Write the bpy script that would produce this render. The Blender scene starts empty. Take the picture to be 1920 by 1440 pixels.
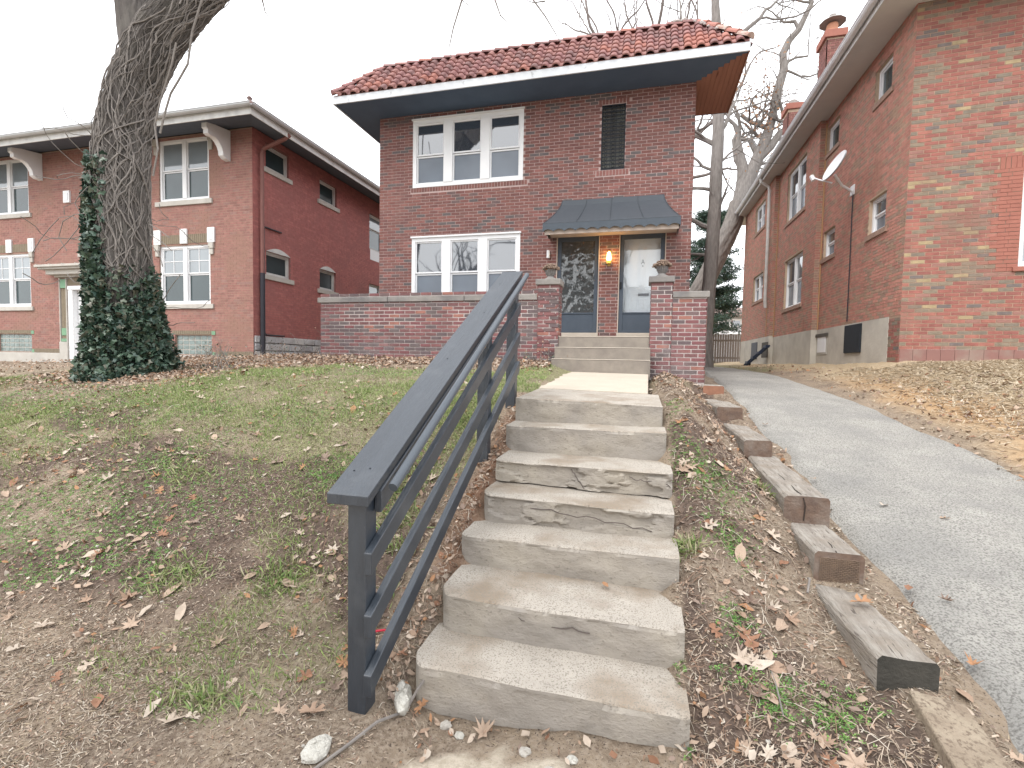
import bpy, math, random
import numpy as np
from mathutils import Vector, Matrix
random.seed(7); np.random.seed(7)
RNG = np.random.RandomState(11)
rad = math.radians
sc = bpy.context.scene
COL = sc.collection

# ------------------------------------------------------------------ camera
EYE = Vector((0.0, 0.0, 1.68))
FPX = 920.0
_y, _p, _r = rad(14.6), rad(-2.75), rad(1.05)
_f = Vector((-math.sin(_y) * math.cos(_p), math.cos(_y) * math.cos(_p), math.sin(_p)))
_rt = Vector((math.cos(_y), math.sin(_y), 0)); _up = _rt.cross(_f)
RT = _rt * math.cos(_r) + _up * math.sin(_r)
UP = -_rt * math.sin(_r) + _up * math.cos(_r)
cam = bpy.data.cameras.new('camera'); camo = bpy.data.objects.new('camera', cam); COL.objects.link(camo)
cam.sensor_fit = 'HORIZONTAL'; cam.sensor_width = 36; cam.lens = FPX / 1920 * 36
cam.clip_start = 0.05; cam.clip_end = 3000
m = Matrix((RT, UP, -_f)).transposed().to_4x4(); m.translation = EYE
camo.matrix_world = m
sc.camera = camo

# ------------------------------------------------------------------ world + sun
SUN_EL, SUN_AZ = rad(52), rad(205)
w = bpy.data.worlds.new('World'); sc.world = w; w.use_nodes = True
nt = w.node_tree; bg = nt.nodes['Background']
sky = nt.nodes.new('ShaderNodeTexSky'); sky.sky_type = 'NISHITA'; sky.sun_disc = False
sky.sun_elevation = SUN_EL; sky.sun_rotation = SUN_AZ; sky.air_density = 1.0; sky.dust_density = 4.0
mx = nt.nodes.new('ShaderNodeMix'); mx.data_type = 'RGBA'; mx.inputs['Factor'].default_value = 0.86
nt.links.new(sky.outputs[0], mx.inputs['A']); mx.inputs['B'].default_value = (14.7, 14.9, 15.2, 1)
nt.links.new(mx.outputs['Result'], bg.inputs['Color']); bg.inputs['Strength'].default_value = 0.10
sl = bpy.data.lights.new('sun', 'SUN'); sl.energy = 1.2; sl.angle = rad(25); sl.color = (1, .96, .9)
slo = bpy.data.objects.new('sun', sl); COL.objects.link(slo)
sd = Vector((math.sin(SUN_AZ) * math.cos(SUN_EL), math.cos(SUN_AZ) * math.cos(SUN_EL), math.sin(SUN_EL)))
slo.rotation_euler = sd.to_track_quat('Z', 'Y').to_euler(); slo.location = (0, -10, 30)
vs = sc.view_settings; vs.view_transform = 'Standard'; vs.look = 'None'; vs.exposure = 0.80; vs.gamma = 1
sc.render.engine = 'CYCLES'

# ------------------------------------------------------------------ materials
MC = {}
def mat(name, c1, c2=None, scale=6, rough=.85, bump=0, bscale=40, c3=None, s3=1.2, t3=.5, w3=.15, metal=0, stretch=(1, 1, 1),
        spec=.3, detail=4, c4=None, s4=60, t4=.6, w4=.05):
    """noise-varied surface; c3 = larger patches, c4 = fine speckle"""
    if name in MC: return MC[name]
    M = bpy.data.materials.new(name); M.use_nodes = True; n = M.node_tree; N = n.nodes; L = n.links
    b = N['Principled BSDF']; b.inputs['Roughness'].default_value = rough; b.inputs['Metallic'].default_value = metal
    b.inputs['Specular IOR Level'].default_value = spec
    g = N.new('ShaderNodeNewGeometry'); mp = N.new('ShaderNodeMapping'); mp.inputs['Scale'].default_value = stretch
    L.new(g.outputs['Position'], mp.inputs['Vector'])
    def noise(s, d=detail, v=None):
        t = N.new('ShaderNodeTexNoise'); t.inputs['Scale'].default_value = s; t.inputs['Detail'].default_value = d
        t.inputs['Roughness'].default_value = .6
        L.new(v or mp.outputs[0], t.inputs['Vector']); return t.outputs['Fac']
    def mixc(fac, a, bb):
        q = N.new('ShaderNodeMix'); q.data_type = 'RGBA'; L.new(fac, q.inputs['Factor'])
        for s, v in (('A', a), ('B', bb)):
            if isinstance(v, tuple): q.inputs[s].default_value = (*v, 1)
            else: L.new(v, q.inputs[s])
        return q.outputs['Result']
    def ramp(f, lo, hi):
        r = N.new('ShaderNodeMapRange'); r.inputs['From Min'].default_value = lo; r.inputs['From Max'].default_value = hi
        L.new(f, r.inputs['Value']); return r.outputs[0]
    col = mixc(ramp(noise(scale), .3, .7), c1, c2 or c1)
    if c3: col = mixc(ramp(noise(s3, 5, g.outputs['Position']), t3 - w3, t3 + w3), col, c3)
    if c4: col = mixc(ramp(noise(s4, 2), t4 - w4, t4 + w4), col, c4)
    L.new(col, b.inputs['Base Color'])
    if bump:
        bp = N.new('ShaderNodeBump'); bp.inputs['Strength'].default_value = bump; bp.inputs['Distance'].default_value = .02
        L.new(noise(bscale, 6), bp.inputs['Height']); L.new(bp.outputs[0], b.inputs['Normal'])
    MC[name] = M; return M

def emit(name, c, s):
    M = bpy.data.materials.new(name); M.use_nodes = True; b = M.node_tree.nodes['Principled BSDF']
    b.inputs['Base Color'].default_value = (*c, 1); b.inputs['Emission Color'].default_value = (*c, 1); b.inputs['Emission Strength'].default_value = s
    return M

def glass_mat(name, base, rough=.03, ior=1.9, wav=.0, wscale=1.2):
    M = bpy.data.materials.new(name); M.use_nodes = True; n = M.node_tree; N = n.nodes; L = n.links; b = N['Principled BSDF']
    b.inputs['Roughness'].default_value = rough; b.inputs['IOR'].default_value = ior
    g = N.new('ShaderNodeNewGeometry'); t = N.new('ShaderNodeTexNoise'); t.inputs['Scale'].default_value = 1.6
    L.new(g.outputs['Position'], t.inputs['Vector'])
    q = N.new('ShaderNodeMix'); q.data_type = 'RGBA'; L.new(t.outputs['Fac'], q.inputs['Factor'])
    q.inputs['A'].default_value = (*[c * .7 for c in base], 1); q.inputs['B'].default_value = (*[c * 1.35 for c in base], 1)
    L.new(q.outputs['Result'], b.inputs['Base Color'])
    if wav:
        t2 = N.new('ShaderNodeTexNoise'); t2.inputs['Scale'].default_value = wscale; t2.inputs['Detail'].default_value = 1.5
        L.new(g.outputs['Position'], t2.inputs['Vector'])
        bp = N.new('ShaderNodeBump'); bp.inputs['Strength'].default_value = wav; bp.inputs['Distance'].default_value = .1
        L.new(t2.outputs['Fac'], bp.inputs['Height']); L.new(bp.outputs[0], b.inputs['Normal'])
    return M

def clear_glass(name, refl=.22, wav=.25):
    M = bpy.data.materials.new(name); M.use_nodes = True; n = M.node_tree; N = n.nodes; L = n.links
    for x in list(N): N.remove(x)
    o = N.new('ShaderNodeOutputMaterial'); mxs = N.new('ShaderNodeMixShader'); tr = N.new('ShaderNodeBsdfTransparent'); gl = N.new('ShaderNodeBsdfGlossy')
    gl.inputs['Roughness'].default_value = .04; tr.inputs['Color'].default_value = (.93, .95, .96, 1)
    mxs.inputs[0].default_value = refl; L.new(tr.outputs[0], mxs.inputs[1]); L.new(gl.outputs[0], mxs.inputs[2]); L.new(mxs.outputs[0], o.inputs[0])
    g = N.new('ShaderNodeNewGeometry'); t2 = N.new('ShaderNodeTexNoise'); t2.inputs['Scale'].default_value = 3; t2.inputs['Detail'].default_value = 1
    L.new(g.outputs['Position'], t2.inputs['Vector']); bp = N.new('ShaderNodeBump'); bp.inputs['Strength'].default_value = wav; bp.inputs['Distance'].default_value = .1
    L.new(t2.outputs['Fac'], bp.inputs['Height']); L.new(bp.outputs[0], gl.inputs['Normal'])
    return M

def brickset(prefix, cols, mortar, stain=None, st=.62, sscale=1.3, jit=.12, rough=.9):
    out = []
    for i, c in enumerate(cols):
        gy = sum(c) / 3; c = tuple((x * .82 + gy * .18 * 1.05) * {'lside': 1.75, 'rside': 1.42, 'lbld': .98, 'main': 1.04, 'rbld': 1.0, 'terrace': 1.05}[prefix] for x in c)
        c2 = tuple(min(1, x * (1 + jit * 2)) for x in c); c1 = tuple(x * (1 - jit) for x in c)
        out.append(mat('%s_brick_%d' % (prefix, i), c1, c2, scale=9, rough=rough, bump=.5, bscale=70, c3=stain, s3=sscale, t3=st, w3=.12))
    mo = mat(prefix + '_mortar', mortar, tuple(x * .78 for x in mortar), scale=3, rough=.95, bump=.5, bscale=120, c3=stain, s3=sscale, t3=st, w3=.12)
    return out, mo

MAIN_B, MAIN_M = brickset('main', [(.20, .078, .066), (.225, .092, .076), (.17, .068, .060), (.19, .082, .070), (.215, .082, .067), (.115, .098, .098), (.26, .10, .085), (.14, .09, .086)], (.52, .40, .38), stain=(.17, .11, .11), st=.72)
TERR_B, TERR_M = brickset('terrace', [(.21, .085, .085), (.17, .075, .075), (.125, .09, .095), (.24, .10, .095), (.13, .10, .10), (.19, .07, .075), (.30, .12, .09), (.155, .10, .10)], (.60, .54, .52), stain=(.30, .25, .25), st=.70, sscale=1.1)
RB, RM = brickset('rbld', [(.32, .105, .08), (.35, .125, .09), (.28, .095, .075), (.235, .185, .13), (.20, .165, .125), (.36, .27, .14), (.30, .14, .11), (.165, .135, .125)], (.46, .32, .24), stain=(.24, .16, .125), st=.66)
RSB, RSM = brickset('rside', [(.33, .135, .10), (.36, .15, .11), (.30, .125, .095), (.27, .165, .11), (.24, .15, .11), (.34, .14, .10)], (.55, .42, .31), stain=(.26, .17, .12), st=.70)
LB, LM = brickset('lbld', [(.32, .145, .118), (.34, .155, .125), (.28, .127, .105), (.33, .142, .115), (.30, .16, .135)], (.42, .29, .23), stain=(.30, .18, .14), st=.60)
LSB, LSM = brickset('lside', [(.235, .07, .062), (.25, .078, .068), (.215, .066, .06)], (.34, .17, .155), stain=(.33, .14, .13), st=.6)
ORB = mat('orange_brick', (.36, .15, .115), (.31, .13, .10), rough=.9, bump=.4, bscale=80)
WHITE = mat('white_paint', (.80, .81, .82), (.74, .75, .77), scale=2, rough=.5)
OFFW = mat('aged_white_paint', (.62, .62, .60), (.5, .5, .49), scale=5, rough=.7, c3=(.36, .35, .34), s3=3, t3=.68)
FASC = mat('flaking_white_fascia', (.68, .71, .74), (.60, .63, .67), scale=6, rough=.6, c3=(.42, .44, .46), s3=7, t3=.66, w3=.05)
NAVY = mat('navy_soffit_paint', (.095, .135, .20), (.08, .118, .178), scale=3, rough=.7)
NAVYD = mat('navy_door_paint', (.068, .086, .112), (.056, .073, .097), scale=6, rough=.55)
AWN = mat('awning_metal', (.070, .082, .096), (.055, .065, .078), scale=2, rough=.5, c3=(.085, .098, .112), s3=2, t3=.6, w3=.3)
AWNV = mat('awning_valance', (.072, .088, .108), (.062, .077, .096), scale=3, rough=.5)
AWNI = mat('beige_lining', (.50, .42, .36), (.45, .38, .33), scale=5, rough=.8)
RAILM = mat('dark_grey_paint', (.026, .036, .050), (.018, .026, .038), scale=9, rough=.38, bump=.3, bscale=34, spec=1.0, stretch=(2, .12, .3), c3=(.055, .064, .076), s3=4, t3=.66, w3=.12, c4=(.12, .13, .14), s4=60, t4=.76, w4=.02)
PIPEM = mat('handrail_paint', (.075, .09, .108), (.065, .078, .095), rough=.35, spec=.5)
WOODS = mat('stained_pine', (.34, .16, .11), (.28, .13, .09), scale=5, rough=.6, stretch=(1, .12, 1), c4=(.14, .04, .02), s4=9, t4=.74, w4=.02)
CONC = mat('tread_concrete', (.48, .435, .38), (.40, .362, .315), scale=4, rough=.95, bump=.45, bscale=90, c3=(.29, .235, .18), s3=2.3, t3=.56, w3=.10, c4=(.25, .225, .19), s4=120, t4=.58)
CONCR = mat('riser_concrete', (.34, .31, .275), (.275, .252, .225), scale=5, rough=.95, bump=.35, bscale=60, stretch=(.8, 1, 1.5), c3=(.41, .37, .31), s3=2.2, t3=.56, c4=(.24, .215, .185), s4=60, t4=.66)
SLABM = mat('walk_concrete', (.53, .47, .39), (.47, .41, .34), scale=3, rough=.95, bump=.3, bscale=90, c4=(.36, .31, .26), s4=120, t4=.64)
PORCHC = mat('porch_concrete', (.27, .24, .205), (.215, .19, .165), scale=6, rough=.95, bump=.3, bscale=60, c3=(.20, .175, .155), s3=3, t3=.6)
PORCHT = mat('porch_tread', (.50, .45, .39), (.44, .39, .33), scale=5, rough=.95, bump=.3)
STONE = mat('cap_stone', (.31, .29, .27), (.24, .225, .21), scale=5, rough=.9, bump=.4, bscale=50, c3=(.15, .145, .15), s3=2.2, t3=.56)
LIME = mat('limestone', (.52, .50, .46), (.46, .44, .40), scale=5, rough=.9, bump=.2, c3=(.40, .38, .35), s3=3, t3=.6)
RUBB = [mat('rubble_stone_%d' % i, c, tuple(x * .8 for x in c), scale=7, rough=.95, bump=.8, bscale=25) for i, c in enumerate([(.56, .56, .57), (.48, .48, .50), (.62, .61, .60)])]
FOUND = mat('foundation_concrete', (.55, .52, .46), (.46, .435, .385), scale=3, rough=.95, bump=.35, bscale=20, c3=(.40, .37, .33), s3=1.6, t3=.6)
GALV = mat('gutter_metal', (.56, .58, .60), (.48, .50, .52), scale=6, rough=.45, metal=.3)
GREYS = mat('grey_soffit', (.55, .54, .53), (.50, .49, .48), scale=2, rough=.8)
DARKS = mat('dark_soffit', (.11, .13, .165), (.09, .11, .14), rough=.8)
BROWNP = mat('brown_downspout', (.23, .11, .095), (.20, .09, .08), rough=.6)
BLACKP = mat('black_pipe', (.035, .035, .045), (.028, .028, .036), rough=.5)
BLACK = mat('black_iron', (.018, .022, .03), (.014, .018, .024), rough=.6)
GREENP = mat('green_glazed_tile', (.20, .36, .22), (.16, .30, .2), rough=.6)
ROOFG = mat('grey_shingle', (.12, .11, .11), (.09, .085, .085), rough=.95, scale=20)
GLASS = glass_mat('window_glass', (.035, .045, .06), ior=2.7, wav=.02)
GLASSL = glass_mat('screened_glass', (.13, .155, .19), rough=.25, ior=1.6)
GLASSD = glass_mat('dark_glass', (.035, .055, .06), ior=1.7, rough=.08, wav=.03)
GLASSC = glass_mat('curtained_glass', (.20, .23, .25), ior=2.1, rough=.05, wav=.03)
GBLOCK = glass_mat('glass_block', (.17, .22, .21), ior=1.6, rough=.15, wav=.1, wscale=10)
WAVYG = glass_mat('wavy_storm_glass', (.05, .057, .06), ior=1.95, rough=.03, wav=.35, wscale=5)
CLEARG = clear_glass('storm_glass', .10, .02)
LAMPG = emit('lit_lamp_glass', (1, .62, .2), 9)
TILES = [mat('roof_tile_%d' % i, c, tuple(x * .78 for x in c), scale=7, rough=.55, bump=.2, bscale=40, c3=tuple(x * .62 for x in c), s3=5, t3=.62, spec=.4) for i, c in
         enumerate([(.35, .165, .155), (.33, .155, .15), (.29, .145, .14), (.37, .175, .155), (.27, .145, .14), (.38, .18, .16)])]
TILEO = mat('orange_roof_tile', (.42, .19, .155), (.37, .165, .135), rough=.7)
BARK = mat('furrowed_bark', (.145, .13, .12), (.075, .068, .064), scale=16, rough=.98, bump=1.0, bscale=30, stretch=(1, 1, .22), c3=(.14, .13, .115), s3=3, t3=.6)
BARK2 = mat('grey_bark', (.27, .25, .235), (.17, .155, .145), scale=18, rough=.98, bump=.7, bscale=26, stretch=(1, 1, .25))
BARK3 = mat('pale_bark', (.27, .245, .225), (.16, .145, .135), scale=14, rough=.98, bump=.8, bscale=24, stretch=(1, 1, .3))
TWIGM = mat('twig', (.21, .18, .17), (.16, .14, .13), rough=.95)
VINE = mat('vine_stem', (.26, .235, .215), (.17, .155, .145), scale=20, rough=.95)
IVY = [mat('ivy_leaf_%d' % i, c, tuple(x * .7 for x in c), scale=20, rough=.4, spec=.5) for i, c in enumerate([(.055, .10, .07), (.08, .13, .085), (.042, .08, .062), (.12, .12, .085), (.14, .17, .12)])]
NEED = [mat('needle_%d' % i, c, rough=.8) for i, c in enumerate([(.06, .105, .085), (.09, .14, .115), (.08, .12, .075)])]
BROWNL = [mat('dead_leaf_%d' % i, c, tuple(x * .8 for x in c), scale=30, rough=.8) for i, c in enumerate(
    [(.44, .33, .25), (.36, .25, .18), (.50, .41, .33), (.30, .16, .10), (.40, .22, .12), (.27, .20, .16), (.55, .47, .39)])]
CHIPM = [mat('chip_%d' % i, c, rough=.95) for i, c in enumerate([(.38, .30, .23), (.26, .195, .15), (.48, .40, .32), (.16, .12, .10), (.29, .19, .135), (.56, .50, .42)])]
GRASSM = [mat('grass_blade_%d' % i, c, rough=.8) for i, c in enumerate([(.24, .31, .11), (.18, .26, .09), (.33, .34, .17), (.42, .38, .26), (.28, .37, .12)])]
CLOV = [mat('clover_%d' % i, c, rough=.7) for i, c in enumerate([(.13, .27, .06), (.18, .33, .08), (.10, .21, .06)])]
STRAW = [mat('straw_%d' % i, c, rough=.9) for i, c in enumerate([(.50, .42, .31), (.43, .35, .25), (.57, .49, .37), (.33, .26, .18)])]
TIMB = mat('weathered_timber', (.44, .405, .36), (.26, .23, .20), scale=9, rough=.95, bump=1.0, bscale=30, stretch=(4, .35, 4), c3=(.27, .225, .18), s3=5, t3=.62, c4=(.13, .11, .095), s4=24, t4=.66, w4=.04)
TIMBE = mat('timber_end_grain', (.20, .135, .10), (.12, .085, .07), scale=10, rough=.95, bump=.6, bscale=40, c3=(.24, .20, .17), s3=6, t3=.6)
TIMBO = mat('reddish_timber_end', (.32, .16, .105), (.24, .12, .08), scale=10, rough=.95, bump=.5)
TIMBK = mat('charred_timber_end', (.05, .048, .042), (.075, .07, .06), scale=8, rough=.95, bump=.6)
FENW = mat('grey_fence_wood', (.27, .235, .20), (.20, .175, .15), scale=4, rough=.95, stretch=(3, 3, .3))
PEBB = mat('pale_stone', (.55, .52, .47), (.42, .39, .35), scale=30, rough=.95, bump=.8, bscale=60)
SATM = mat('dish_grey', (.75, .76, .78), (.68, .69, .71), rough=.5)
MATALL = None

# ------------------------------------------------------------------ helpers: objects
ORG = {}
def tag(o, label=None, cat=None, group=None, kind=None):
    if label: o['label'] = label
    if cat: o['category'] = cat
    if group: o['group'] = group
    if kind: o['kind'] = kind
    return o
def thing(name, label, cat, loc=(0, 0, 0), group=None):
    o = bpy.data.objects.new(name, None); COL.objects.link(o); o.location = loc; o.empty_display_size = .1
    tag(o, label, cat, group); ORG[o.name] = Vector(loc); return o
def org(p): return ORG.get(p.name, Vector((0, 0, 0))) if p else Vector((0, 0, 0))

class Frame:
    """wall frame: u along the wall, v up (world z), d outward"""
    def __init__(s, O, U, N): s.O = Vector(O); s.U = Vector(U).normalized(); s.N = Vector(N).normalized()
    def __call__(s, u, v, d=0): return s.O + s.U * u + s.N * d + Vector((0, 0, v))
WORLD = None

class MB:
    def __init__(s): s.v = []; s.f = []; s.m = []; s.mats = []; s.cur = 0
    def use(s, mt):
        if mt not in s.mats: s.mats.append(mt)
        s.cur = s.mats.index(mt); return s
    def add(s, vs, fs):
        b = len(s.v); s.v.extend([tuple(p) for p in vs])
        for f in fs: s.f.append(tuple(b + i for i in f)); s.m.append(s.cur)
        return s
    def box8(s, c, skip=()):
        F = {'b': (0, 3, 2, 1), 't': (4, 5, 6, 7), 'f': (0, 1, 5, 4), 'r': (1, 2, 6, 5), 'k': (2, 3, 7, 6), 'l': (3, 0, 4, 7)}
        return s.add(c, [F[k] for k in F if k not in skip])
    def box(s, x0, x1, y0, y1, z0, z1):
        return s.box8([(x0, y0, z0), (x1, y0, z0), (x1, y1, z0), (x0, y1, z0), (x0, y0, z1), (x1, y0, z1), (x1, y1, z1), (x0, y1, z1)])
    def fbox(s, F, u0, u1, v0, v1, d0, d1, back=True):
        """box in wall frame; d1 = outer face"""
        c = [F(u0, v0, d1), F(u1, v0, d1), F(u1, v0, d0), F(u0, v0, d0), F(u0, v1, d1), F(u1, v1, d1), F(u1, v1, d0), F(u0, v1, d0)]
        return s.box8(c, () if back else ('k',))
    def tube(s, pts, rr, n=8, cap=True, jit=0, rnd=None):
        pts = [Vector(p) for p in pts]
        if not hasattr(rr, '__len__'): rr = [rr] * len(pts)
        vs = []; a = None
        for i, p in enumerate(pts):
            t = (pts[min(i + 1, len(pts) - 1)] - pts[max(i - 1, 0)])
            if t.length < 1e-6: t = Vector((0, 0, 1))
            t.normalize()
            if a is None:
                a = t.orthogonal().normalized()
            else:
                a = (a - t * a.dot(t)); a = a.normalized() if a.length > 1e-5 else t.orthogonal().normalized()
            b = t.cross(a)
            for k in range(n):
                th = 2 * math.pi * k / n; r = rr[i] * (1 + (rnd.uniform(-jit, jit) if jit else 0))
                vs.append(p + a * (math.cos(th) * r) + b * (math.sin(th) * r))
        fs = [(i * n + k, i * n + (k + 1) % n, (i + 1) * n + (k + 1) % n, (i + 1) * n + k) for i in range(len(pts) - 1) for k in range(n)]
        if cap: fs.append(tuple(range(n - 1, -1, -1))); fs.append(tuple((len(pts) - 1) * n + k for k in range(n)))
        return s.add(vs, fs)
    def lathe(s, c, prof, n=16):
        c = Vector(c); vs = []
        for r, z in prof:
            for k in range(n):
                th = 2 * math.pi * k / n; vs.append(c + Vector((r * math.cos(th), r * math.sin(th), z)))
        fs = [(i * n + k, i * n + (k + 1) % n, (i + 1) * n + (k + 1) % n, (i + 1) * n + k) for i in range(len(prof) - 1) for k in range(n)]
        fs.append(tuple(range(n - 1, -1, -1))); fs.append(tuple((len(prof) - 1) * n + k for k in range(n)))
        return s.add(vs, fs)
    def prism(s, poly, off):
        """closed polygon of points extruded by vector off"""
        n = len(poly); off = Vector(off); vs = [Vector(p) for p in poly] + [Vector(p) + off for p in poly]
        fs = [tuple(range(n)), tuple(range(2 * n - 1, n - 1, -1))] + [(i, i + n, (i + 1) % n + n, (i + 1) % n) for i in range(n)]
        return s.add(vs, fs)
    def build(s, name, mt=None, parent=None, smooth=False, loc=None, kind=None, label=None, bevel=0):
        base = Vector(loc) if loc is not None else org(parent)
        me = bpy.data.meshes.new(name)
        A = [(v[0] - base[0], v[1] - base[1], v[2] - base[2]) for v in s.v]
        me.from_pydata(A, [], s.f)
        ms = s.mats or [mt]
        for x in ms: me.materials.append(x)
        if s.mats: me.polygons.foreach_set('material_index', s.m)
        if smooth: me.polygons.foreach_set('use_smooth', [True] * len(s.f))
        me.update()
        o = bpy.data.objects.new(name, me); COL.objects.link(o)
        if parent is not None:
            o.parent = parent; o.location = base - org(parent)
        else: o.location = base
        ORG[o.name] = base
        if kind: o['kind'] = kind
        if label: o['label'] = label
        if bevel:
            md = o.modifiers.new('bevel', 'BEVEL'); md.width = bevel; md.segments = 2; md.limit_method = 'ANGLE'
        return o

def npmesh(name, V, F, mats, midx=None, parent=None, smooth=False, kind=None, label=None, cat=None, base=None):
    """fast mesh from numpy arrays, all faces the same size"""
    me = bpy.data.meshes.new(name); V = np.asarray(V, np.float32); F = np.asarray(F, np.int32)
    b = np.array(org(parent) if parent is not None else (base if base is not None else (0, 0, 0)), np.float32); V = V - b
    k = F.shape[1]
    me.vertices.add(len(V)); me.vertices.foreach_set('co', V.ravel())
    me.loops.add(F.size); me.loops.foreach_set('vertex_index', F.ravel())
    me.polygons.add(len(F)); me.polygons.foreach_set('loop_start', np.arange(len(F), dtype=np.int32) * k)
    try: me.polygons.foreach_set('loop_total', np.full(len(F), k, np.int32))
    except Exception: pass
    for x in mats: me.materials.append(x)
    if midx is not None: me.polygons.foreach_set('material_index', np.asarray(midx, np.int32))
    if smooth: me.polygons.foreach_set('use_smooth', np.ones(len(F), bool))
    me.update(calc_edges=True); me.validate()
    o = bpy.data.objects.new(name, me); COL.objects.link(o); o.parent = parent
    if parent is None: o.location = tuple(float(q) for q in b)
    tag(o, label, cat, None, kind)
    return o

def scatter(name, P, tmplV, tmplF, mats, scale, yaw=None, tilt=.3, flatz=None, mi=None, nrm=None, **kw):
    """copies of a small template joined into one mesh; P Nx3"""
    P = np.asarray(P, float); N = len(P); tV = np.asarray(tmplV, float); tF = np.asarray(tmplF, int); k = len(tV)
    if yaw is None: yaw = RNG.uniform(0, 2 * math.pi, N)
    sc_ = np.broadcast_to(scale, (N,)) if np.ndim(scale) < 2 else scale
    ax = RNG.normal(0, tilt, N); ay = RNG.normal(0, tilt, N)
    cz, sz = np.cos(yaw), np.sin(yaw); cx, sx = np.cos(ax), np.sin(ax); cy, sy = np.cos(ay), np.sin(ay)
    v = tV[None] * (sc_[:, None, None] if np.ndim(sc_) == 1 else sc_[:, None, :])
    x, y, z = v[..., 0], v[..., 1], v[..., 2]
    y, z = y * cx[:, None] - z * sx[:, None], y * sx[:, None] + z * cx[:, None]
    x, z = x * cy[:, None] + z * sy[:, None], -x * sy[:, None] + z * cy[:, None]
    x, y = x * cz[:, None] - y * sz[:, None], x * sz[:, None] + y * cz[:, None]
    if nrm is not None:   # ground slopes as z += gx*x + gy*y
        z = z + nrm[:, 0:1] * x + nrm[:, 1:2] * y
    V = np.stack([x, y, z], -1) + P[:, None, :]
    F = tF[None] + (np.arange(N) * k)[:, None, None]
    if mi is None: mi = RNG.randint(0, len(mats), N)
    return npmesh(name, V.reshape(-1, 3), F.reshape(-1, tF.shape[1]), mats, np.repeat(mi, len(tF)), **kw)

# ------------------------------------------------------------------ noise + terrain
_lat = np.random.RandomState(3).rand(256, 256)
def vn(x, y):
    xi = np.floor(x).astype(int); yi = np.floor(y).astype(int); fx = x - xi; fy = y - yi
    fx = fx * fx * (3 - 2 * fx); fy = fy * fy * (3 - 2 * fy)
    a = _lat[xi % 256, yi % 256]; b = _lat[(xi + 1) % 256, yi % 256]; c = _lat[xi % 256, (yi + 1) % 256]; d = _lat[(xi + 1) % 256, (yi + 1) % 256]
    return (a * (1 - fx) + b * fx) * (1 - fy) + (c * (1 - fx) + d * fx) * fy
def fbm(x, y, o=4):
    x = np.asarray(x, float); y = np.asarray(y, float)
    s = 0; a = .5; t = 0
    for i in range(o): s = s + a * vn(x * 2 ** i + 17.3 * i, y * 2 ** i + 5.1 * i); t += a; a *= .5
    return s / t

STEP_Y = [2.05, 2.37, 2.78, 3.07, 3.40, 3.82, 4.14]
STEP_Z = [.245, .43, .612, .78, .95, 1.16, 1.345]
def prof(pairs): a = np.array(pairs, float); return a[:, 0], a[:, 1]
P_left = prof([(-3, 0), (1.3, .05), (2.0, .12), (2.6, .42), (3.2, .70), (3.65, .86), (4.2, 1.10), (4.6, 1.25), (5.2, 1.38), (6.5, 1.50), (8.4, 1.61), (11, 1.63), (20, 1.62), (60, 1.6)])
P_m6 = prof([(-3, 0), (1.2, .03), (2.0, .22), (3.2, .68), (4.2, 1.08), (5.2, 1.33), (6.5, 1.49), (8.4, 1.66), (11, 1.64), (20, 1.62), (60, 1.6)])
P_m10 = prof([(-3, 0), (1.0, .05), (2.0, .25), (3.2, .66), (4.2, .98), (5.2, 1.2), (6.5, 1.38), (8.4, 1.52), (11.2, 1.6), (20, 1.62), (60, 1.6)])
P_m17 = prof([(-3, 0), (1.0, .05), (2.0, .2), (3.2, .5), (4.2, .78), (5.2, .98), (6.5, 1.14), (8.4, 1.26), (11.2, 1.36), (20, 1.5), (60, 1.6)])
P_st = prof([(-3, -.02), (.9, .03), (1.75, .065), (2.04, .085), (2.28, .22), (2.62, .42), (2.95, .60), (3.27, .77), (3.65, .95), (4.0, 1.15), (4.5, 1.30), (5.2, 1.37), (8.1, 1.50), (9, 1.5), (60, 1.6)])
P_tim = prof([(-3, 0), (1.2, .06), (2.0, .23), (2.38, .30), (3.08, .40), (3.16, .47), (3.62, .58), (3.68, .64), (5.1, .745), (5.2, .80), (6.55, .92), (6.65, .98), (8.0, 1.10), (8.1, 1.28), (9.5, 1.38), (12, 1.48), (20, 1.6), (60, 1.7)])
P_drv = prof([(-5, 0), (1.0, .08), (2.4, .30), (3.7, .50), (5.14, .73), (6.57, .95), (8.06, 1.18), (9.1, 1.29), (10.4, 1.39), (12, 1.475), (16, 1.56), (24, 1.6), (60, 1.7)])
P_yd = prof([(-3, 0), (1.0, .1), (2.4, .5), (4.2, .85), (5.2, 1.02), (6.5, 1.25), (8.4, 1.52), (9.7, 1.68), (10.5, 1.80), (12, 1.78), (16, 1.76), (24, 1.8), (60, 1.9)])
P_yr = prof([(-3, 0), (1.0, .2), (2.4, .7), (4.2, 1.1), (6.5, 1.5), (8.4, 1.78), (10.6, 1.97), (24, 1.95), (60, 1.9)])
XC = np.array([-17, -10, -6, -1.28, -1.08, -.85, .0, .12, .22, .38, 1.02, 1.22, 1.42, 2.0, 3.1, 3.35, 4.1, 4.7, 6.5, 9])
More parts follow.
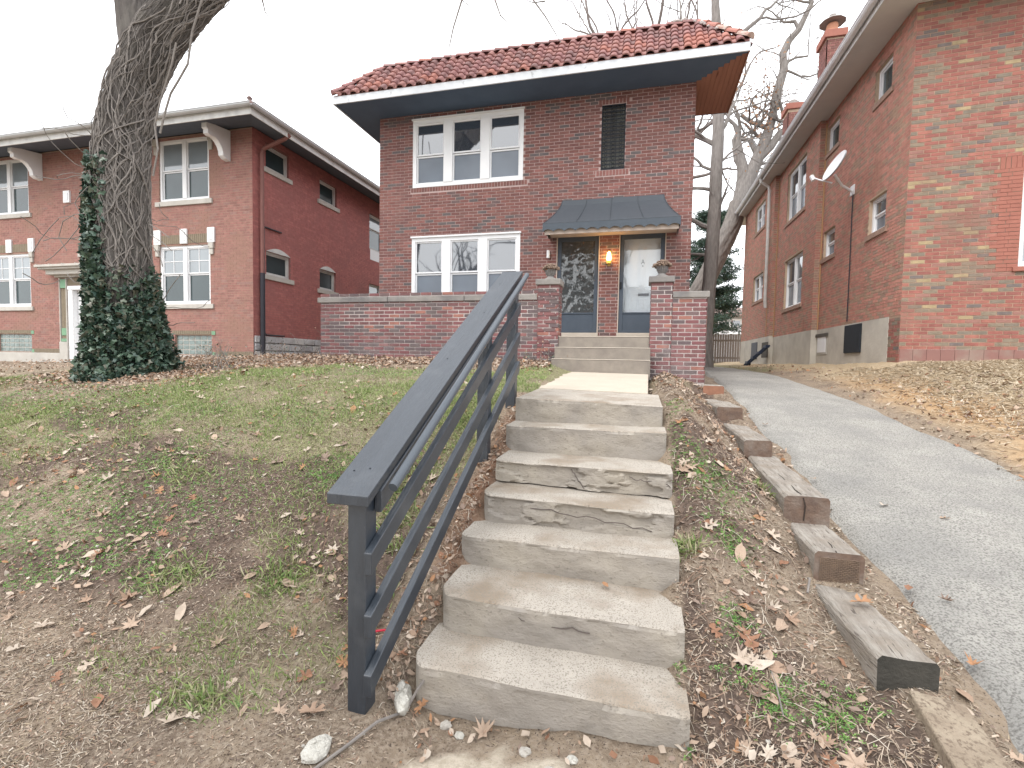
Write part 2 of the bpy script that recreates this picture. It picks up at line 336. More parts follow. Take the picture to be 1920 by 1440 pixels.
def base_z(x, y):
    x = np.asarray(x, float); y = np.asarray(y, float)
    I = lambda P, off=0: np.interp(y, P[0], P[1]) + off
    st = I(P_st); blend = np.clip((y - 5.2) / 2, 0, 1); dd = I(P_drv); t = I(P_tim)
    left = I(P_left)
    under = np.where(y < 2.08, 0, -.16) 
    front = np.clip((2.2 - y) / .5, 0, 1)
    rows = [I(P_m17), I(P_m10), I(P_m6), left, left * .5 + st * .5 - .01 * (1 - front), st - .05 + under * .4, st + under, np.where(y < 2.08, st, st - .055 - .09 * (y > 2.75)), st + .03 * (y > 2.15) - .07 * (y > 2.75), st + .03, t, dd + .04, dd - .03, dd - .05, dd - .03, dd + .03, I(P_yd) * .5 + dd * .5, I(P_yd), I(P_yd) * .5 + I(P_yr) * .5, I(P_yr)]
    R = np.array(rows); idx = np.clip(np.searchsorted(XC, x) - 1, 0, len(XC) - 2)
    x0 = XC[idx]; x1 = XC[idx + 1]; f = np.clip((x - x0) / (x1 - x0), 0, 1)
    ar = np.arange(x.size)
    Rf = R.reshape(len(XC), -1); idf = idx.ravel(); ff = f.ravel()
    z = Rf[idf, ar] * (1 - ff) + Rf[idf + 1, ar] * ff
    return z.reshape(x.shape)
def tz(x, y):
    x = np.asarray(x, float); y = np.asarray(y, float)
    z = base_z(x, y)
    on = ((x > 1.35) & (x < 3.15)).astype(float)
    flat = np.clip((2.1 - y) / .3, 0, 1) * (x < 1.0)
    near = np.clip(1 - (np.hypot(x, y) - 14) / 10, 0, 1)
    n = (fbm(x * .9, y * .9, 3) - .5) * .09 + (fbm(x * 5 + 3, y * 5, 4) - .5) * .045 + (fbm(x * 24, y * 24 + 9, 3) - .5) * .018
    return z + n * near * (1 - on) * (1 - .8 * flat)
def tz1(x, y): return float(tz(np.array([x]), np.array([y]))[0])
def slope(x, y, e=.03):
    return np.stack([(tz(x + e, y) - tz(x - e, y)) / (2 * e), (tz(x, y + e) - tz(x, y - e)) / (2 * e)], -1)

# ground cover fields (0..1)
def f_grass(x, y):
    g = fbm(x * .55 + 4, y * .8 + 2, 4); g = np.clip((g - .40) / .16, 0, 1)
    left = (x < -1.3)
    crest = np.clip((y - 3.0) / 1.3, 0, 1) * np.clip((7.3 + .6 * (fbm(x * 1.5, y * 1.5, 3) - .5) * 2 - y) / .6, 0, 1) * np.clip((np.hypot(x + 7.4, (y - 6.0) * .8) - 1.25) / .9, 0, 1)
    low = np.clip((3.9 - y) / 2.0, 0, 1)
    a = crest * (.35 + .65 * g) + low * np.clip((g - .55) * 1.6, 0, 1) * .6 * np.clip((y - 1.6) / .8, 0, 1)
    far = np.clip((x + 9.5) / 3.0, 0, 1) * .9 + .1
    L = left * a * np.where(y > 5.6, far, 1)
    mid = ((x > -1.9) & (x < -1.05) & (y > 5.0) & (y < 7.9)) * .7 + ((x > .15) & (x < 1.0) & (y > 6.2) & (y < 8.2)) * .25
    return np.clip(L * (1 - .0) + mid * g, 0, 1)
def f_yard(x, y): return ((x > 3.25) & (y > 3)).astype(float)

xs = np.unique(np.concatenate([np.linspace(-300, -30, 10), np.linspace(-30, -10, 34), np.linspace(-10, -3.5, 100), np.linspace(-3.5, 1.6, 150), np.linspace(1.6, 3.2, 12), np.linspace(3.2, 7, 76), np.linspace(7, 16, 24), np.linspace(16, 300, 10)]))
ys = np.unique(np.concatenate([np.linspace(-300, -12, 8), np.linspace(-12, 1.0, 14), np.linspace(1.0, 5.0, 134), np.linspace(5, 9, 100), np.linspace(9, 14, 60), np.linspace(14, 30, 40), np.linspace(30, 400, 12)]))
GX, GY = np.meshgrid(xs, ys, indexing='ij'); GZ = tz(GX, GY)
GZ = np.where((GY < -3.2) & (GY > -11.6), GZ - .2, GZ)
nx, ny = GX.shape; V = np.stack([GX, GY, GZ], -1).reshape(-1, 3)
i, j = np.meshgrid(np.arange(nx - 1), np.arange(ny - 1), indexing='ij'); a0 = (i * ny + j).ravel()
F = np.stack([a0, a0 + ny, a0 + ny + 1, a0 + 1], -1)

def ground_material():
    M = bpy.data.materials.new('soil'); M.use_nodes = True; n = M.node_tree; N = n.nodes; L = n.links; b = N['Principled BSDF']
    b.inputs['Roughness'].default_value = 1; b.inputs['Specular IOR Level'].default_value = .1
    g = N.new('ShaderNodeNewGeometry')
    def noise(s, d=5):
        t = N.new('ShaderNodeTexNoise'); t.inputs['Scale'].default_value = s; t.inputs['Detail'].default_value = d; t.inputs['Roughness'].default_value = .65
        L.new(g.outputs['Position'], t.inputs['Vector']); return t.outputs['Fac']
    def rng(f, a, c):
        r = N.new('ShaderNodeMapRange'); r.inputs['From Min'].default_value = a; r.inputs['From Max'].default_value = c; L.new(f, r.inputs['Value']); return r.outputs[0]
    def mixc(fac, a, bb):
        q = N.new('ShaderNodeMix'); q.data_type = 'RGBA'; L.new(fac, q.inputs['Factor'])
        for s, v in (('A', a), ('B', bb)):
            if isinstance(v, tuple): q.inputs[s].default_value = (*v, 1)
            else: L.new(v, q.inputs[s])
        return q.outputs['Result']
    def attr(nm):
        t = N.new('ShaderNodeAttribute'); t.attribute_name = nm; return t.outputs['Fac']
    dirt = mixc(rng(noise(2.2), .38, .62), (.31, .245, .18), (.18, .138, .105))
    dirt = mixc(rng(noise(38, 3), .45, .62), dirt, (.33, .27, .21))
    dirt = mixc(rng(noise(90, 2), .60, .66), dirt, (.10, .075, .06))
    gr = mixc(rng(noise(5), .35, .65), (.25, .30, .11), (.29, .30, .16))
    gr = mixc(rng(noise(45, 3), .42, .6), gr, (.11, .10, .06))
    st = mixc(rng(noise(6), .35, .65), (.44, .35, .24), (.34, .26, .175))
    st = mixc(rng(noise(50, 3), .5, .6), st, (.52, .42, .28))
    clay = mixc(rng(noise(7), .35, .65), (.46, .30, .17), (.38, .26, .155))
    c = mixc(attr('grass'), dirt, gr); c = mixc(attr('straw'), c, st); c = mixc(attr('clay'), c, clay); c = mixc(attr('mulch'), c, mixc(rng(noise(30, 3), .4, .6), (.17, .125, .10), (.10, .075, .062))); c = mixc(attr('redsoil'), c, (.23, .12, .075)); c = mixc(attr('slab'), c, mixc(rng(noise(30), .4, .6), (.56, .49, .40), (.44, .38, .30)))
    L.new(c, b.inputs['Base Color'])
    bp = N.new('ShaderNodeBump'); bp.inputs['Strength'].default_value = .9; bp.inputs['Distance'].default_value = .02
    L.new(noise(60, 6), bp.inputs['Height']); L.new(bp.outputs[0], b.inputs['Normal'])
    return M
SOIL = ground_material()
gnd = npmesh('ground', V, F, [SOIL], smooth=True, kind='structure')
def setattr_f(o, nm, arr):
    a = o.data.attributes.new(nm, 'FLOAT', 'POINT'); a.data.foreach_set('value', np.asarray(arr, np.float32).ravel())
setattr_f(gnd, 'grass', np.clip(f_grass(GX, GY) * .85 + (GY > 14) * .5 * (GX < 4), 0, 1))
ydn = fbm(GX * .8, GY * .8, 4)
setattr_f(gnd, 'straw', f_yard(GX, GY) * np.clip((GX - 3.3) / .5 + (ydn - .5) * 2, 0, 1))
setattr_f(gnd, 'clay', f_yard(GX, GY) * np.clip(1 - np.abs(GX - 3.75 - .10 * (9 - GY) * .5) / .55 + (ydn - .5) * 2.2, 0, 1) * np.clip((11 - GY) / 2, 0, 1))
setattr_f(gnd, 'mulch', (GX < -1.3) * np.clip((fbm(GX * .9 + 20, GY * 1.5 + 4, 4) - .50) / .07, 0, 1) * np.clip((4.6 - GY) / .6, 0, 1) * np.clip((GY - 1.9) / .4, 0, 1) + (GX > .26) * (GX < 1.1) * np.clip((fbm(GX * 2 + 20, GY * 2 + 4, 4) - .36) / .12, 0, 1))
sp_ = fbm(GX * 2.2 + 3, GY * 2.2 + 1, 4)
setattr_f(gnd, 'slab', np.clip((1.94 + .3 * (fbm(GX * 6, GY * 6 + 3, 3) - .5) - .9 * (GX + .38) ** 2 - GY) / .03, 0, 1))
setattr_f(gnd, 'redsoil', np.clip(1 - np.abs(GX + 1.08) / .16, 0, 1) * (GY > 2.6) * (GY < 4.6) * .8)
print('ground', len(V))

# pavement under the camera, kerb and street behind it
def sheet(name, x0, x1, y0, y1, z, mt, nx_=2, ny_=2, kind='structure', zf=None):
    X, Y = np.meshgrid(np.linspace(x0, x1, nx_), np.linspace(y0, y1, ny_), indexing='ij'); Z = np.full(X.shape, z) if zf is None else zf(X, Y)
    a, b2 = np.meshgrid(np.arange(nx_ - 1), np.arange(ny_ - 1), indexing='ij'); q = (a * ny_ + b2).ravel()
    return npmesh(name, np.stack([X, Y, Z], -1).reshape(-1, 3), np.stack([q, q + ny_, q + ny_ + 1, q + 1], -1), [mt], kind=kind)
ASPH = mat('street_asphalt', (.07, .07, .072), (.05, .05, .052), scale=8, rough=.9)
sheet('pavement', -40, 40, -1.9, .9, .06, SLABM, 2, 2)
sheet('street', -120, 120, -11, -3.5, -.12, ASPH)
k = MB(); k.box(-120, 120, -3.6, -3.4, -.25, .03); k.build('kerb', FOUND, kind='structure')

# ------------------------------------------------------------------ driveway
DRV = mat('driveway_asphalt', (.455, .44, .405), (.365, .352, .325), scale=4, rough=.97, bump=.9, bscale=110, c3=(.30, .295, .28), s3=1.3, t3=.56, w3=.14, c4=(.19, .183, .17), s4=85, t4=.55, w4=.09)
yy = np.concatenate([np.linspace(-2.5, 1, 20), np.linspace(1.02, 9, 150), np.linspace(9.1, 26, 50)]); tt = np.linspace(0, 1, 26)
le = 1.41 + .22 * (fbm(yy * 1.6, yy * 0 + 2) - .5) - .08 * np.clip(2.5 - yy, 0, 2) + np.clip((yy - 12), 0, 20) * (-.12)
re = np.interp(yy, [-2.5, 2, 5.4, 6.1, 7, 8.2, 10.1, 16, 26], [4.6, 3.7, 3.36, 3.24, 3.16, 3.02, 2.87, 2.85, 2.9]) + .12 * (fbm(yy * 2.1, yy * 0 + 7) - .5)
DX = le[:, None] * (1 - tt) + re[:, None] * tt; DY = np.repeat(yy[:, None], 26, 1)
DZ = np.interp(DY, P_drv[0], P_drv[1]) + .012 * np.sin(tt * math.pi)[None, :] + (fbm(DX * 1.4, DY * 1.4, 3) - .5) * .02
DZ = np.where(DY < 0, np.interp(DY, [-2.5, 0], [0.01, .045]), DZ)
DZ[:, 0] -= .05; DZ[:, -1] -= .05
q = (np.arange(219)[:, None] * 26 + np.arange(25)[None]).ravel()
npmesh('driveway', np.stack([DX, DY, DZ], -1).reshape(-1, 3), np.stack([q, q + 1, q + 27, q + 26], -1), [DRV], kind='structure', smooth=True)

# ------------------------------------------------------------------ brick walls
PITCH_L, PITCH_H = .213, .0677
def px(P):
    d = P - EYE; z = d.dot(_f)
    if z < .1: return None
    return (960 + FPX * d.dot(RT) / z, 720 - FPX * d.dot(UP) / z, z)
def cut(ivs, a, b):
    out = []
    for (x0, x1) in ivs:
        if b <= x0 or a >= x1: out.append((x0, x1)); continue
        if a > x0: out.append((x0, a))
        if b < x1: out.append((b, x1))
    return out
def brick_wall(thing_, F, u0, u1, v0, v1, openings, B, mort, nind=0, soldiers=(), depth=.12, proud=.007, wname='wall', rnd=None, top=None,
               recess=(), rsold=None, vis=None, reveal=True, weights=None, jt=.0125):
    """mortar backing with openings + each brick proud of it. openings: (u0,u1,v0,v1) ; soldiers: (u0,u1,v0,v1) upright bricks"""
    rnd = rnd or random.Random(5); JT = jt; BR_L = PITCH_L - jt; BR_H = PITCH_H - jt
    us = sorted(set([u0, u1] + [q for o in openings for q in o[:2] if u0 < q < u1])); vs_ = sorted(set([v0, v1] + [q for o in openings for q in o[2:4] if v0 < q < v1]))
    mb = MB()
    ins = lambda u, v: any(o[0] < u < o[1] and o[2] < v < o[3] for o in openings)
    for a in range(len(us) - 1):
        for b in range(len(vs_) - 1):
            if not ins((us[a] + us[a + 1]) / 2, (vs_[b] + vs_[b + 1]) / 2):
                mb.add([F(us[a], vs_[b]), F(us[a + 1], vs_[b]), F(us[a + 1], vs_[b + 1]), F(us[a], vs_[b + 1])], [(0, 1, 2, 3)])
    if reveal:
        for o in openings:
            a, b, c, d = o[:4]
            for p, q in (((a, c), (a, d)), ((a, d), (b, d)), ((b, d), (b, c)), ((b, c), (a, c))):
                mb.add([F(p[0], p[1]), F(q[0], q[1]), F(q[0], q[1], -depth), F(p[0], p[1], -depth)], [(0, 1, 2, 3)])
    wall = mb.build(wname, mort, thing_)
    P = BR_H + JT; bricks = []
    W = weights or [1] * len(B)
    row = 0; v = v0
    while v + BR_H <= v1 + .02:
        vc = v + BR_H / 2; ivs = [(u0, u1)]
        for o in list(openings) + list(soldiers):
            if o[2] - .012 < vc < o[3] + .012: ivs = cut(ivs, o[0] - (JT if o in soldiers else 0), o[1] + (JT if o in soldiers else 0))
        off = (row % 2) * (BR_L + JT) / 2
        for (a, b) in ivs:
            kk = math.floor((a - u0 - off) / (BR_L + JT)); x = u0 + off + kk * (BR_L + JT)
            while x < b:
                s = max(x, a); e = min(x + BR_L, b)
                if e - s > .03: bricks.append((s, e, v, min(v + BR_H, v1), rnd.choices(range(len(B)), W)[0]))
                x += BR_L + JT
        v += P; row += 1
    for so in soldiers:
        s0, s1, c0, c1 = so[:4]; mi = so[4] if len(so) > 4 else None
        n = max(1, round((s1 - s0) / P)); st = (s1 - s0) / n
        for k_ in range(n): bricks.append((s0 + k_ * st + JT / 2, s0 + (k_ + 1) * st - JT / 2, c0, c1, rnd.randrange(5) % len(B) if mi is None else mi))
    # pick individuals
    full = []
    for bi, b in enumerate(bricks):
        if abs((b[1] - b[0]) - BR_L) < .002 and abs((b[3] - b[2]) - BR_H) < .002:
            c = F((b[0] + b[1]) / 2, (b[2] + b[3]) / 2); p = px(c)
            if p and 5 < p[0] < 1915 and 5 < p[1] < 1435 and (vis is None or vis(p)): full.append((p[2] + (.3 * rnd.random()), bi))
    full.sort(); pick = set(b for _, b in full[:nind])
    mb = MB(); 
    meshes = {}
    for bi, b in enumerate(bricks):
        pr = proud + rnd.uniform(-.0012, .0012)
        for (r0, r1, r2, r3, dd) in recess:
            if r0 < (b[0] + b[1]) / 2 < r1 and r2 < (b[2] + b[3]) / 2 < r3: pr += dd
        if bi in pick:
            key = b[4]
            if key not in meshes:
                t = MB(); t.fbox(Frame((0, 0, 0), F.U, F.N), -BR_L / 2, BR_L / 2, -BR_H / 2, BR_H / 2, -.03, proud, back=False)
                o = t.build('brick', B[key], None, loc=(0, 0, 0)); me = o.data; bpy.data.objects.remove(o); meshes[key] = me
            o = bpy.data.objects.new('brick', meshes[key]); COL.objects.link(o); o.parent = wall
            o.location = F((b[0] + b[1]) / 2, (b[2] + b[3]) / 2, pr - proud) - org(thing_)
        else:
            mb.use(B[b[4]]); mb.fbox(F, b[0], b[1], b[2], b[3], -.01, pr, back=False)
    if mb.v: mb.build('bricks', None, wall, kind='stuff')
    # 'bricks' mesh verts were shifted by org(wall)=thing origin
    return wall

def window(th, F, u0, u1, v0, v1, units=1, d=-.05, fw=.05, mull=.08, frame=WHITE, gt=None, gb=None, rail=True, muntin=None, sill=None, sillm=LIME, sillh=.1, name='window', casing=.0, split=.5, door=False):
    gt = gt or GLASS; gb = gb or GLASSL
    mb = MB()
    mb.fbox(F, u0, u1, v1 - fw, v1, d - .06, d); mb.fbox(F, u0, u1, v0, v0 + fw, d - .06, d)
    mb.fbox(F, u0, u0 + fw, v0 + fw, v1 - fw, d - .06, d); mb.fbox(F, u1 - fw, u1, v0 + fw, v1 - fw, d - .06, d)
    iw = (u1 - u0 - 2 * fw - (units - 1) * mull) / units; cells = []
    for i_ in range(units):
        a = u0 + fw + i_ * (iw + mull); cells.append((a, a + iw))
        if i_ < units - 1: mb.fbox(F, a + iw, a + iw + mull, v0 + fw, v1 - fw, d - .05, d + .012)
    W = mb.build(name, frame, th)
    vm = v0 + (v1 - v0) * split
    for a, b in cells:
        s = MB(); e = .032
        parts = [(v0 + fw, vm - .005, d - .045, gb), (vm + .005, v1 - fw, d - .022, gt)] if rail else [(v0 + fw, v1 - fw, d - .03, gt)]
        for c0, c1, dd, g in parts:
            s.fbox(F, a, b, c0, c0 + e, dd - .03, dd); s.fbox(F, a, b, c1 - e, c1, dd - .03, dd)
            s.fbox(F, a, a + e, c0 + e, c1 - e, dd - .03, dd); s.fbox(F, b - e, b, c0 + e, c1 - e, dd - .03, dd)
            p = MB(); p.fbox(F, a + e, b - e, c0 + e, c1 - e, dd - .026, dd - .018); p.build('pane', g, W)
            if muntin and (c1 > vm + .1 or not rail):
                nu, nv = muntin
                for k_ in range(1, nu): uu = a + e + (b - a - 2 * e) * k_ / nu; s.fbox(F, uu - .009, uu + .009, c0 + e, c1 - e, dd - .017, dd - .006)
                for k_ in range(1, nv): w_ = c0 + e + (c1 - c0 - 2 * e) * k_ / nv; s.fbox(F, a + e, b - e, w_ - .009, w_ + .009, dd - .0168, dd - .0075)
        s.build('sash', frame, W)
    if sill:
        q = MB(); q.fbox(F, u0 - sill, u1 + sill, v0 - sillh, v0 - .001, -.1, .05); q.build('sill', sillm, W, bevel=.006)
    return W

def glass_block(th, F, u0, u1, v0, v1, nu, nv):
    mb = MB(); mb.fbox(F, u0, u1, v0, v1, -.12, -.06); W = mb.build('window', LIME, th)
    du = (u1 - u0) / nu; dv = (v1 - v0) / nv
    for i_ in range(nu):
        for j_ in range(nv):
            q = MB(); q.fbox(F, u0 + i_ * du + .013, u0 + (i_ + 1) * du - .013, v0 + j_ * dv + .013, v0 + (j_ + 1) * dv - .013, -.059, -.052, back=False); q.build('glass_block', GBLOCK, W)

# ================================================================== MAIN HOUSE
HX0, HX1, HY, HZ0, HZ1 = -6.07, .91, 10.6, 1.5, 7.3
house = thing('brick_house', 'dark red brick two storey house with red tiled roof, behind the terrace wall', 'house', (-2.6, HY, HZ0))
FM = Frame((0, HY, 0), (1, 0, 0), (0, -1, 0))
UW = (-5.22, -2.60, 5.62, 7.13); LW = (-5.23, -2.63, 2.93, 4.47)
VT = (-.93, -.44, 5.69, 7.02); D1 = (-1.82, -.90, 2.18, 4.36); D2 = (-.50, .44, 2.18, 4.36)
def vis_main(p): return not (p[1] > 548 and p[0] < 1045)
brick_wall(house, FM, HX0, HX1, HZ0, HZ1, [UW, LW, VT, D1, D2], MAIN_B, MAIN_M, nind=298, vis=vis_main,
           soldiers=[(UW[0] - .05, UW[1] + .1, 5.52, 5.612, None), (-1.02, -.35, 5.575, 5.682, 6), (-1.0, -.37, 7.03, 7.13, 4)], rnd=random.Random(3),
           weights=[5, 4, 5, 5, 4, 3, 1, 2], wname='front_wall', jt=.0145)
FL = Frame((HX0, HY + 0, 0), (0, 1, 0), (-1, 0, 0)); FR = Frame((HX1, HY, 0), (0, 1, 0), (1, 0, 0))
for nm_, Fx in (('left_wall', FL), ('right_wall', FR)):
    brick_wall(house, Fx, 0.0, 10.2, HZ0, HZ1, [], MAIN_B, MAIN_M, 0, rnd=random.Random(9), weights=[5, 4, 5, 5, 4, 3, 1, 2], wname=nm_)
mb = MB(); mb.box(HX0, HX1, HY + 10.2, HY + 10.3, HZ0, HZ1); mb.build('rear_wall', MAIN_B[0], house)
# windows (three double hung units each)
for (a, b, c, d_), gb in ((UW, GLASSL), (LW, GLASSL)):
    window(house, FM, a, b, c, d_, units=3, d=.012, fw=.085, mull=.2, gt=GLASS, gb=gb, split=.47)
# window head mouldings
mb = MB(); mb.fbox(FM, LW[0] - .02, LW[1] + .02, LW[3], LW[3] + .035, -.03, .05); mb.build('window_head', WHITE, house)
mb = MB(); mb.fbox(FM, UW[0] - .02, UW[1] + .02, UW[3], UW[3] + .03, -.03, .05); mb.build('window_head', WHITE, house)
# iron grille over the stair window
g = MB(); g.fbox(FM, VT[0], VT[1], VT[2], VT[3], -.11, -.09); g.build('blind_recess', mat('greenish_blind', (.26, .28, .25), (.18, .16, .15), scale=4), house)
g = MB(); e = .022
g.fbox(FM, VT[0], VT[1], VT[3] - e, VT[3], -.04, -.01); g.fbox(FM, VT[0], VT[1], VT[2], VT[2] + e, -.04, -.01)
g.fbox(FM, VT[0], VT[0] + e, VT[2] + e, VT[3] - e, -.04, -.01); g.fbox(FM, VT[1] - e, VT[1], VT[2] + e, VT[3] - e, -.04, -.01)
uc = (VT[0] + VT[1]) / 2
for du in (-.055, .055): g.fbox(FM, uc + du - .008, uc + du + .008, VT[2] + e, VT[3] - e, -.035, -.015)
gr = g.build('grille', BLACK, house)
nsl = 17
for k_ in range(nsl):
    z = VT[2] + .05 + (VT[3] - VT[2] - .1) * k_ / (nsl - 1)
    s = MB(); s.fbox(FM, VT[0] + e, VT[1] - e, z - .011, z + .011, -.05, -.036)
    s.build('slat', BLACK, gr)
s = MB()
for k_ in range(nsl - 1):
    z = VT[2] + .05 + (VT[3] - VT[2] - .1) * (k_ + .5) / (nsl - 1)
    for su, r in ((0, .03), (-.15, .026), (.15, .026)):
        pts = [FM(uc + su + r * math.cos(t), z + r * math.sin(t), -.028) for t in np.linspace(0, 2 * math.pi, 10)]
        s.tube(pts, .006, 4, cap=False)
s.build('scroll', BLACK, gr)

# ---- storm doors
def storm_door(a, b, c, d_, glass, back=None, label=None):
    q = MB(); t = .02   # thin jamb / brick mould
    q.fbox(FM, a, a + t, c + .12, d_, -.1, .012); q.fbox(FM, b - t, b, c + .12, d_, -.1, .012); q.fbox(FM, a + t, b - t, d_ - t, d_, -.1, .012)
    q.build('door_frame', AWNI, house)
    s = MB(); s.fbox(FM, a - .01, b + .01, c - .04, c + .118, -.1, .05); s.build('threshold', PORCHT, house, bevel=.008)
    a2, b2, c2, d2 = a + t, b - t, c + .122, d_ - t
    q = MB(); fw = .085; zk = c2 + .40
    q.fbox(FM, a2, a2 + fw, c2, d2, -.05, -.01); q.fbox(FM, b2 - fw, b2, c2, d2, -.05, -.01)
    q.fbox(FM, a2 + fw, b2 - fw, d2 - fw - .01, d2, -.05, -.01); q.fbox(FM, a2 + fw, b2 - fw, c2, c2 + .05, -.05, -.01)
    q.fbox(FM, a2 + fw, b2 - fw, zk, zk + .03, -.05, -.008)
    D = q.build('storm_door', NAVYD, house, label=label, bevel=.004)
    p = MB(); p.fbox(FM, a2 + fw, b2 - fw, c2 + .05, zk, -.045, -.025); p.build('kick_panel', NAVYD, D)
    p = MB(); p.fbox(FM, a2 + fw, b2 - fw, zk + .03, d2 - fw - .01, -.036, -.03); p.build('pane', glass, D)
    h = MB(); hz = c2 + 1.0; h.fbox(FM, a2 + .012, a2 + .05, hz - .09, hz + .06, -.01, .004); h.tube([FM(a2 + .03, hz - .06, .02), FM(a2 + .03, hz + .04, .03)], .011, 6); h.build('handle', BLACK, D)
    return D, (a2, b2, c2, d2)
storm_door(*D1, WAVYG, label='storm door with wavy reflecting glass')
D, (a2, b2, c2, d2) = storm_door(*D2, CLEARG, label='storm door over a white panelled door')
q = MB(); q.fbox(FM, a2, b2, c2, d2, -.16, -.12)
ID = q.build('inner_door', WHITE, house)
q = MB(); cx_ = (a2 + b2) / 2
for (s0, s1, t0, t1) in ((a2 + .12, cx_ - .05, c2 + .12, c2 + .72), (cx_ + .05, b2 - .12, c2 + .12, c2 + .72), (a2 + .12, cx_ - .05, c2 + .95, c2 + 1.85), (cx_ + .05, b2 - .12, c2 + .95, c2 + 1.85)):
    q.fbox(FM, s0, s1, t0, t1, -.119, -.108)
    q.fbox(FM, s0 + .03, s1 - .03, t0 + .03, t1 - .03, -.108, -.1)
q.build('panel', WHITE, ID, bevel=.004)
q = MB(); q.fbox(FM, cx_ - .06, cx_ + .16, c2 + .78, c2 + .83, -.119, -.105); q.build('mail_slot', mat('grey_metal', (.16, .16, .17), rough=.5), ID)
q = MB(); kz = c2 + 1.44; ku = cx_ + .02; A = lambda u, v: FM(ku + u, kz + v, -.112)
q.tube([A(-.03, 0), A(0, .09)], .006, 5); q.tube([A(.03, 0), A(0, .09)], .006, 5); q.tube([A(-.018, .03), A(.018, .03)], .005, 5); q.tube([A(0, -.05), A(0, -.03)], .011, 6)
q.build('letter', BLACK, ID)
# ---- wall lamps
lm = thing('wall_lamp', 'lit wall lantern glowing orange on the brick between the two doors', 'lamp', (-.70, HY, 3.85))
q = MB(); q.fbox(FM, -.745, -.655, 3.74, 3.80, 0.007, .11); q.fbox(FM, -.73, -.67, 3.70, 4.02, .005, .02); q.build('bracket', mat('brass', (.5, .33, .1), rough=.4), lm)
q = MB(); q.lathe(FM(-.70, 3.80, .07), [(.042, 0), (.047, .05), (.04, .12), (.028, .17), (.008, .185)], 12); q.build('lamp_shade', LAMPG, lm, smooth=True)
pl = bpy.data.lights.new('lamp_glow', 'POINT'); pl.energy = 3.5; pl.color = (1, .55, .18); pl.shadow_soft_size = .05
plo = bpy.data.objects.new('lamp_glow', pl); COL.objects.link(plo); plo.parent = lm; plo.location = (0, -.17, .02)
lm2 = thing('wall_lamp', 'small unlit grey cylinder lamp left of the left storm door', 'lamp', (-1.99, HY, 3.95))
q = MB(); q.tube([FM(-1.99, 3.90, .06), FM(-1.99, 4.06, .06)], .036, 12); q.build('lamp_body', SATM, lm2)
q = MB(); q.fbox(FM, -2.02, -1.96, 3.93, 4.03, .004, .03); q.build('bracket', BLACK, lm2)

# ---- eaves
EX0, EX1, EY, EZ = -6.72, 1.70, 9.75, 7.27
q = MB(); q.box(EX0 - .02, EX1 + .02, EY - .028, EY, EZ - .02, EZ + .135); q.box(EX0 - .02, EX0, EY, 21.2, EZ - .02, EZ + .135); q.build('fascia', FASC, house)
q = MB(); q.box(EX1, EX1 + .02, EY, 12.02, EZ - .02, EZ + .12); q.build('side_fascia', WOODS, house)
q = MB(); q.box(EX0, HX0, EY, 21.2, EZ, EZ + .02); q.box(HX0, HX1, EY, HY, EZ, EZ + .02)
nb = 9
sof = q.build('soffit', NAVY, house)
bw = (EX1 - HX1) / nb
for k_ in range(nb):
    x0 = HX1 + k_ * bw; ys_ = HY - (k_ + .5) / nb * (HY - EY)
    if k_ == nb - 1: ys_ = EY + .09
    q = MB(); q.box(x0 + .002, x0 + bw - .002, ys_, 12.0, EZ, EZ + .02); q.build('plank', WOODS, sof)
    q = MB(); q.box(x0, x0 + bw, EY, ys_ - .003, EZ, EZ + .018); q.build('navy_plank', NAVY, sof)
q = MB(); q.box(HX1 + .01, EX1, 12.0, 12.02, EZ, EZ + .12); q.build('return_end', NAVY, house)

# ---- tiled roof
RD, RH = .8, .93          # run and rise of the slope
RZ = EZ + .15
roof = MB()
e0 = (EX0, EY); X0r, X1r = EX0 + RD, EX1 - RD
yb = 21.2
roof.add([(EX0, EY, RZ), (EX1, EY, RZ), (X1r, EY + RD, RZ + RH), (X0r, EY + RD, RZ + RH)], [(0, 1, 2, 3)])
roof.add([(EX0, EY, RZ), (X0r, EY + RD, RZ + RH), (X0r, yb, RZ + RH), (EX0, yb, RZ)], [(0, 1, 2, 3)])
roof.add([(EX1, EY, RZ), (EX1, 12.0, RZ), (X1r, 12.0, RZ + RH), (X1r, EY + RD, RZ + RH)], [(0, 1, 2, 3)])
roof.add([(X0r, EY + RD, RZ + RH - .2), (X1r, EY + RD, RZ + RH - .2), (X1r, yb, RZ + RH - .3), (X0r, yb, RZ + RH - .3)], [(0, 1, 2, 3)])
roof.add([(X1r, 12, RZ + RH), (X1r, 12, EZ), (EX1, 12, EZ), (EX1, 12, RZ)], [(0, 1, 2, 3)])
roof.add([(X1r, 12, RZ + RH), (X1r, yb, RZ + RH), (X1r, yb, EZ), (X1r, 12, EZ)], [(0, 1, 2, 3)])
roof.box(EX0, EX1, EY - .015, EY + .02, EZ + .136, RZ + .01)
roofo = roof.build('roof', mat('roof_underlay', (.26, .12, .10), (.20, .095, .08)), house)
SL = math.hypot(RD, RH); TW = .222; NR = 6; TL = SL / NR
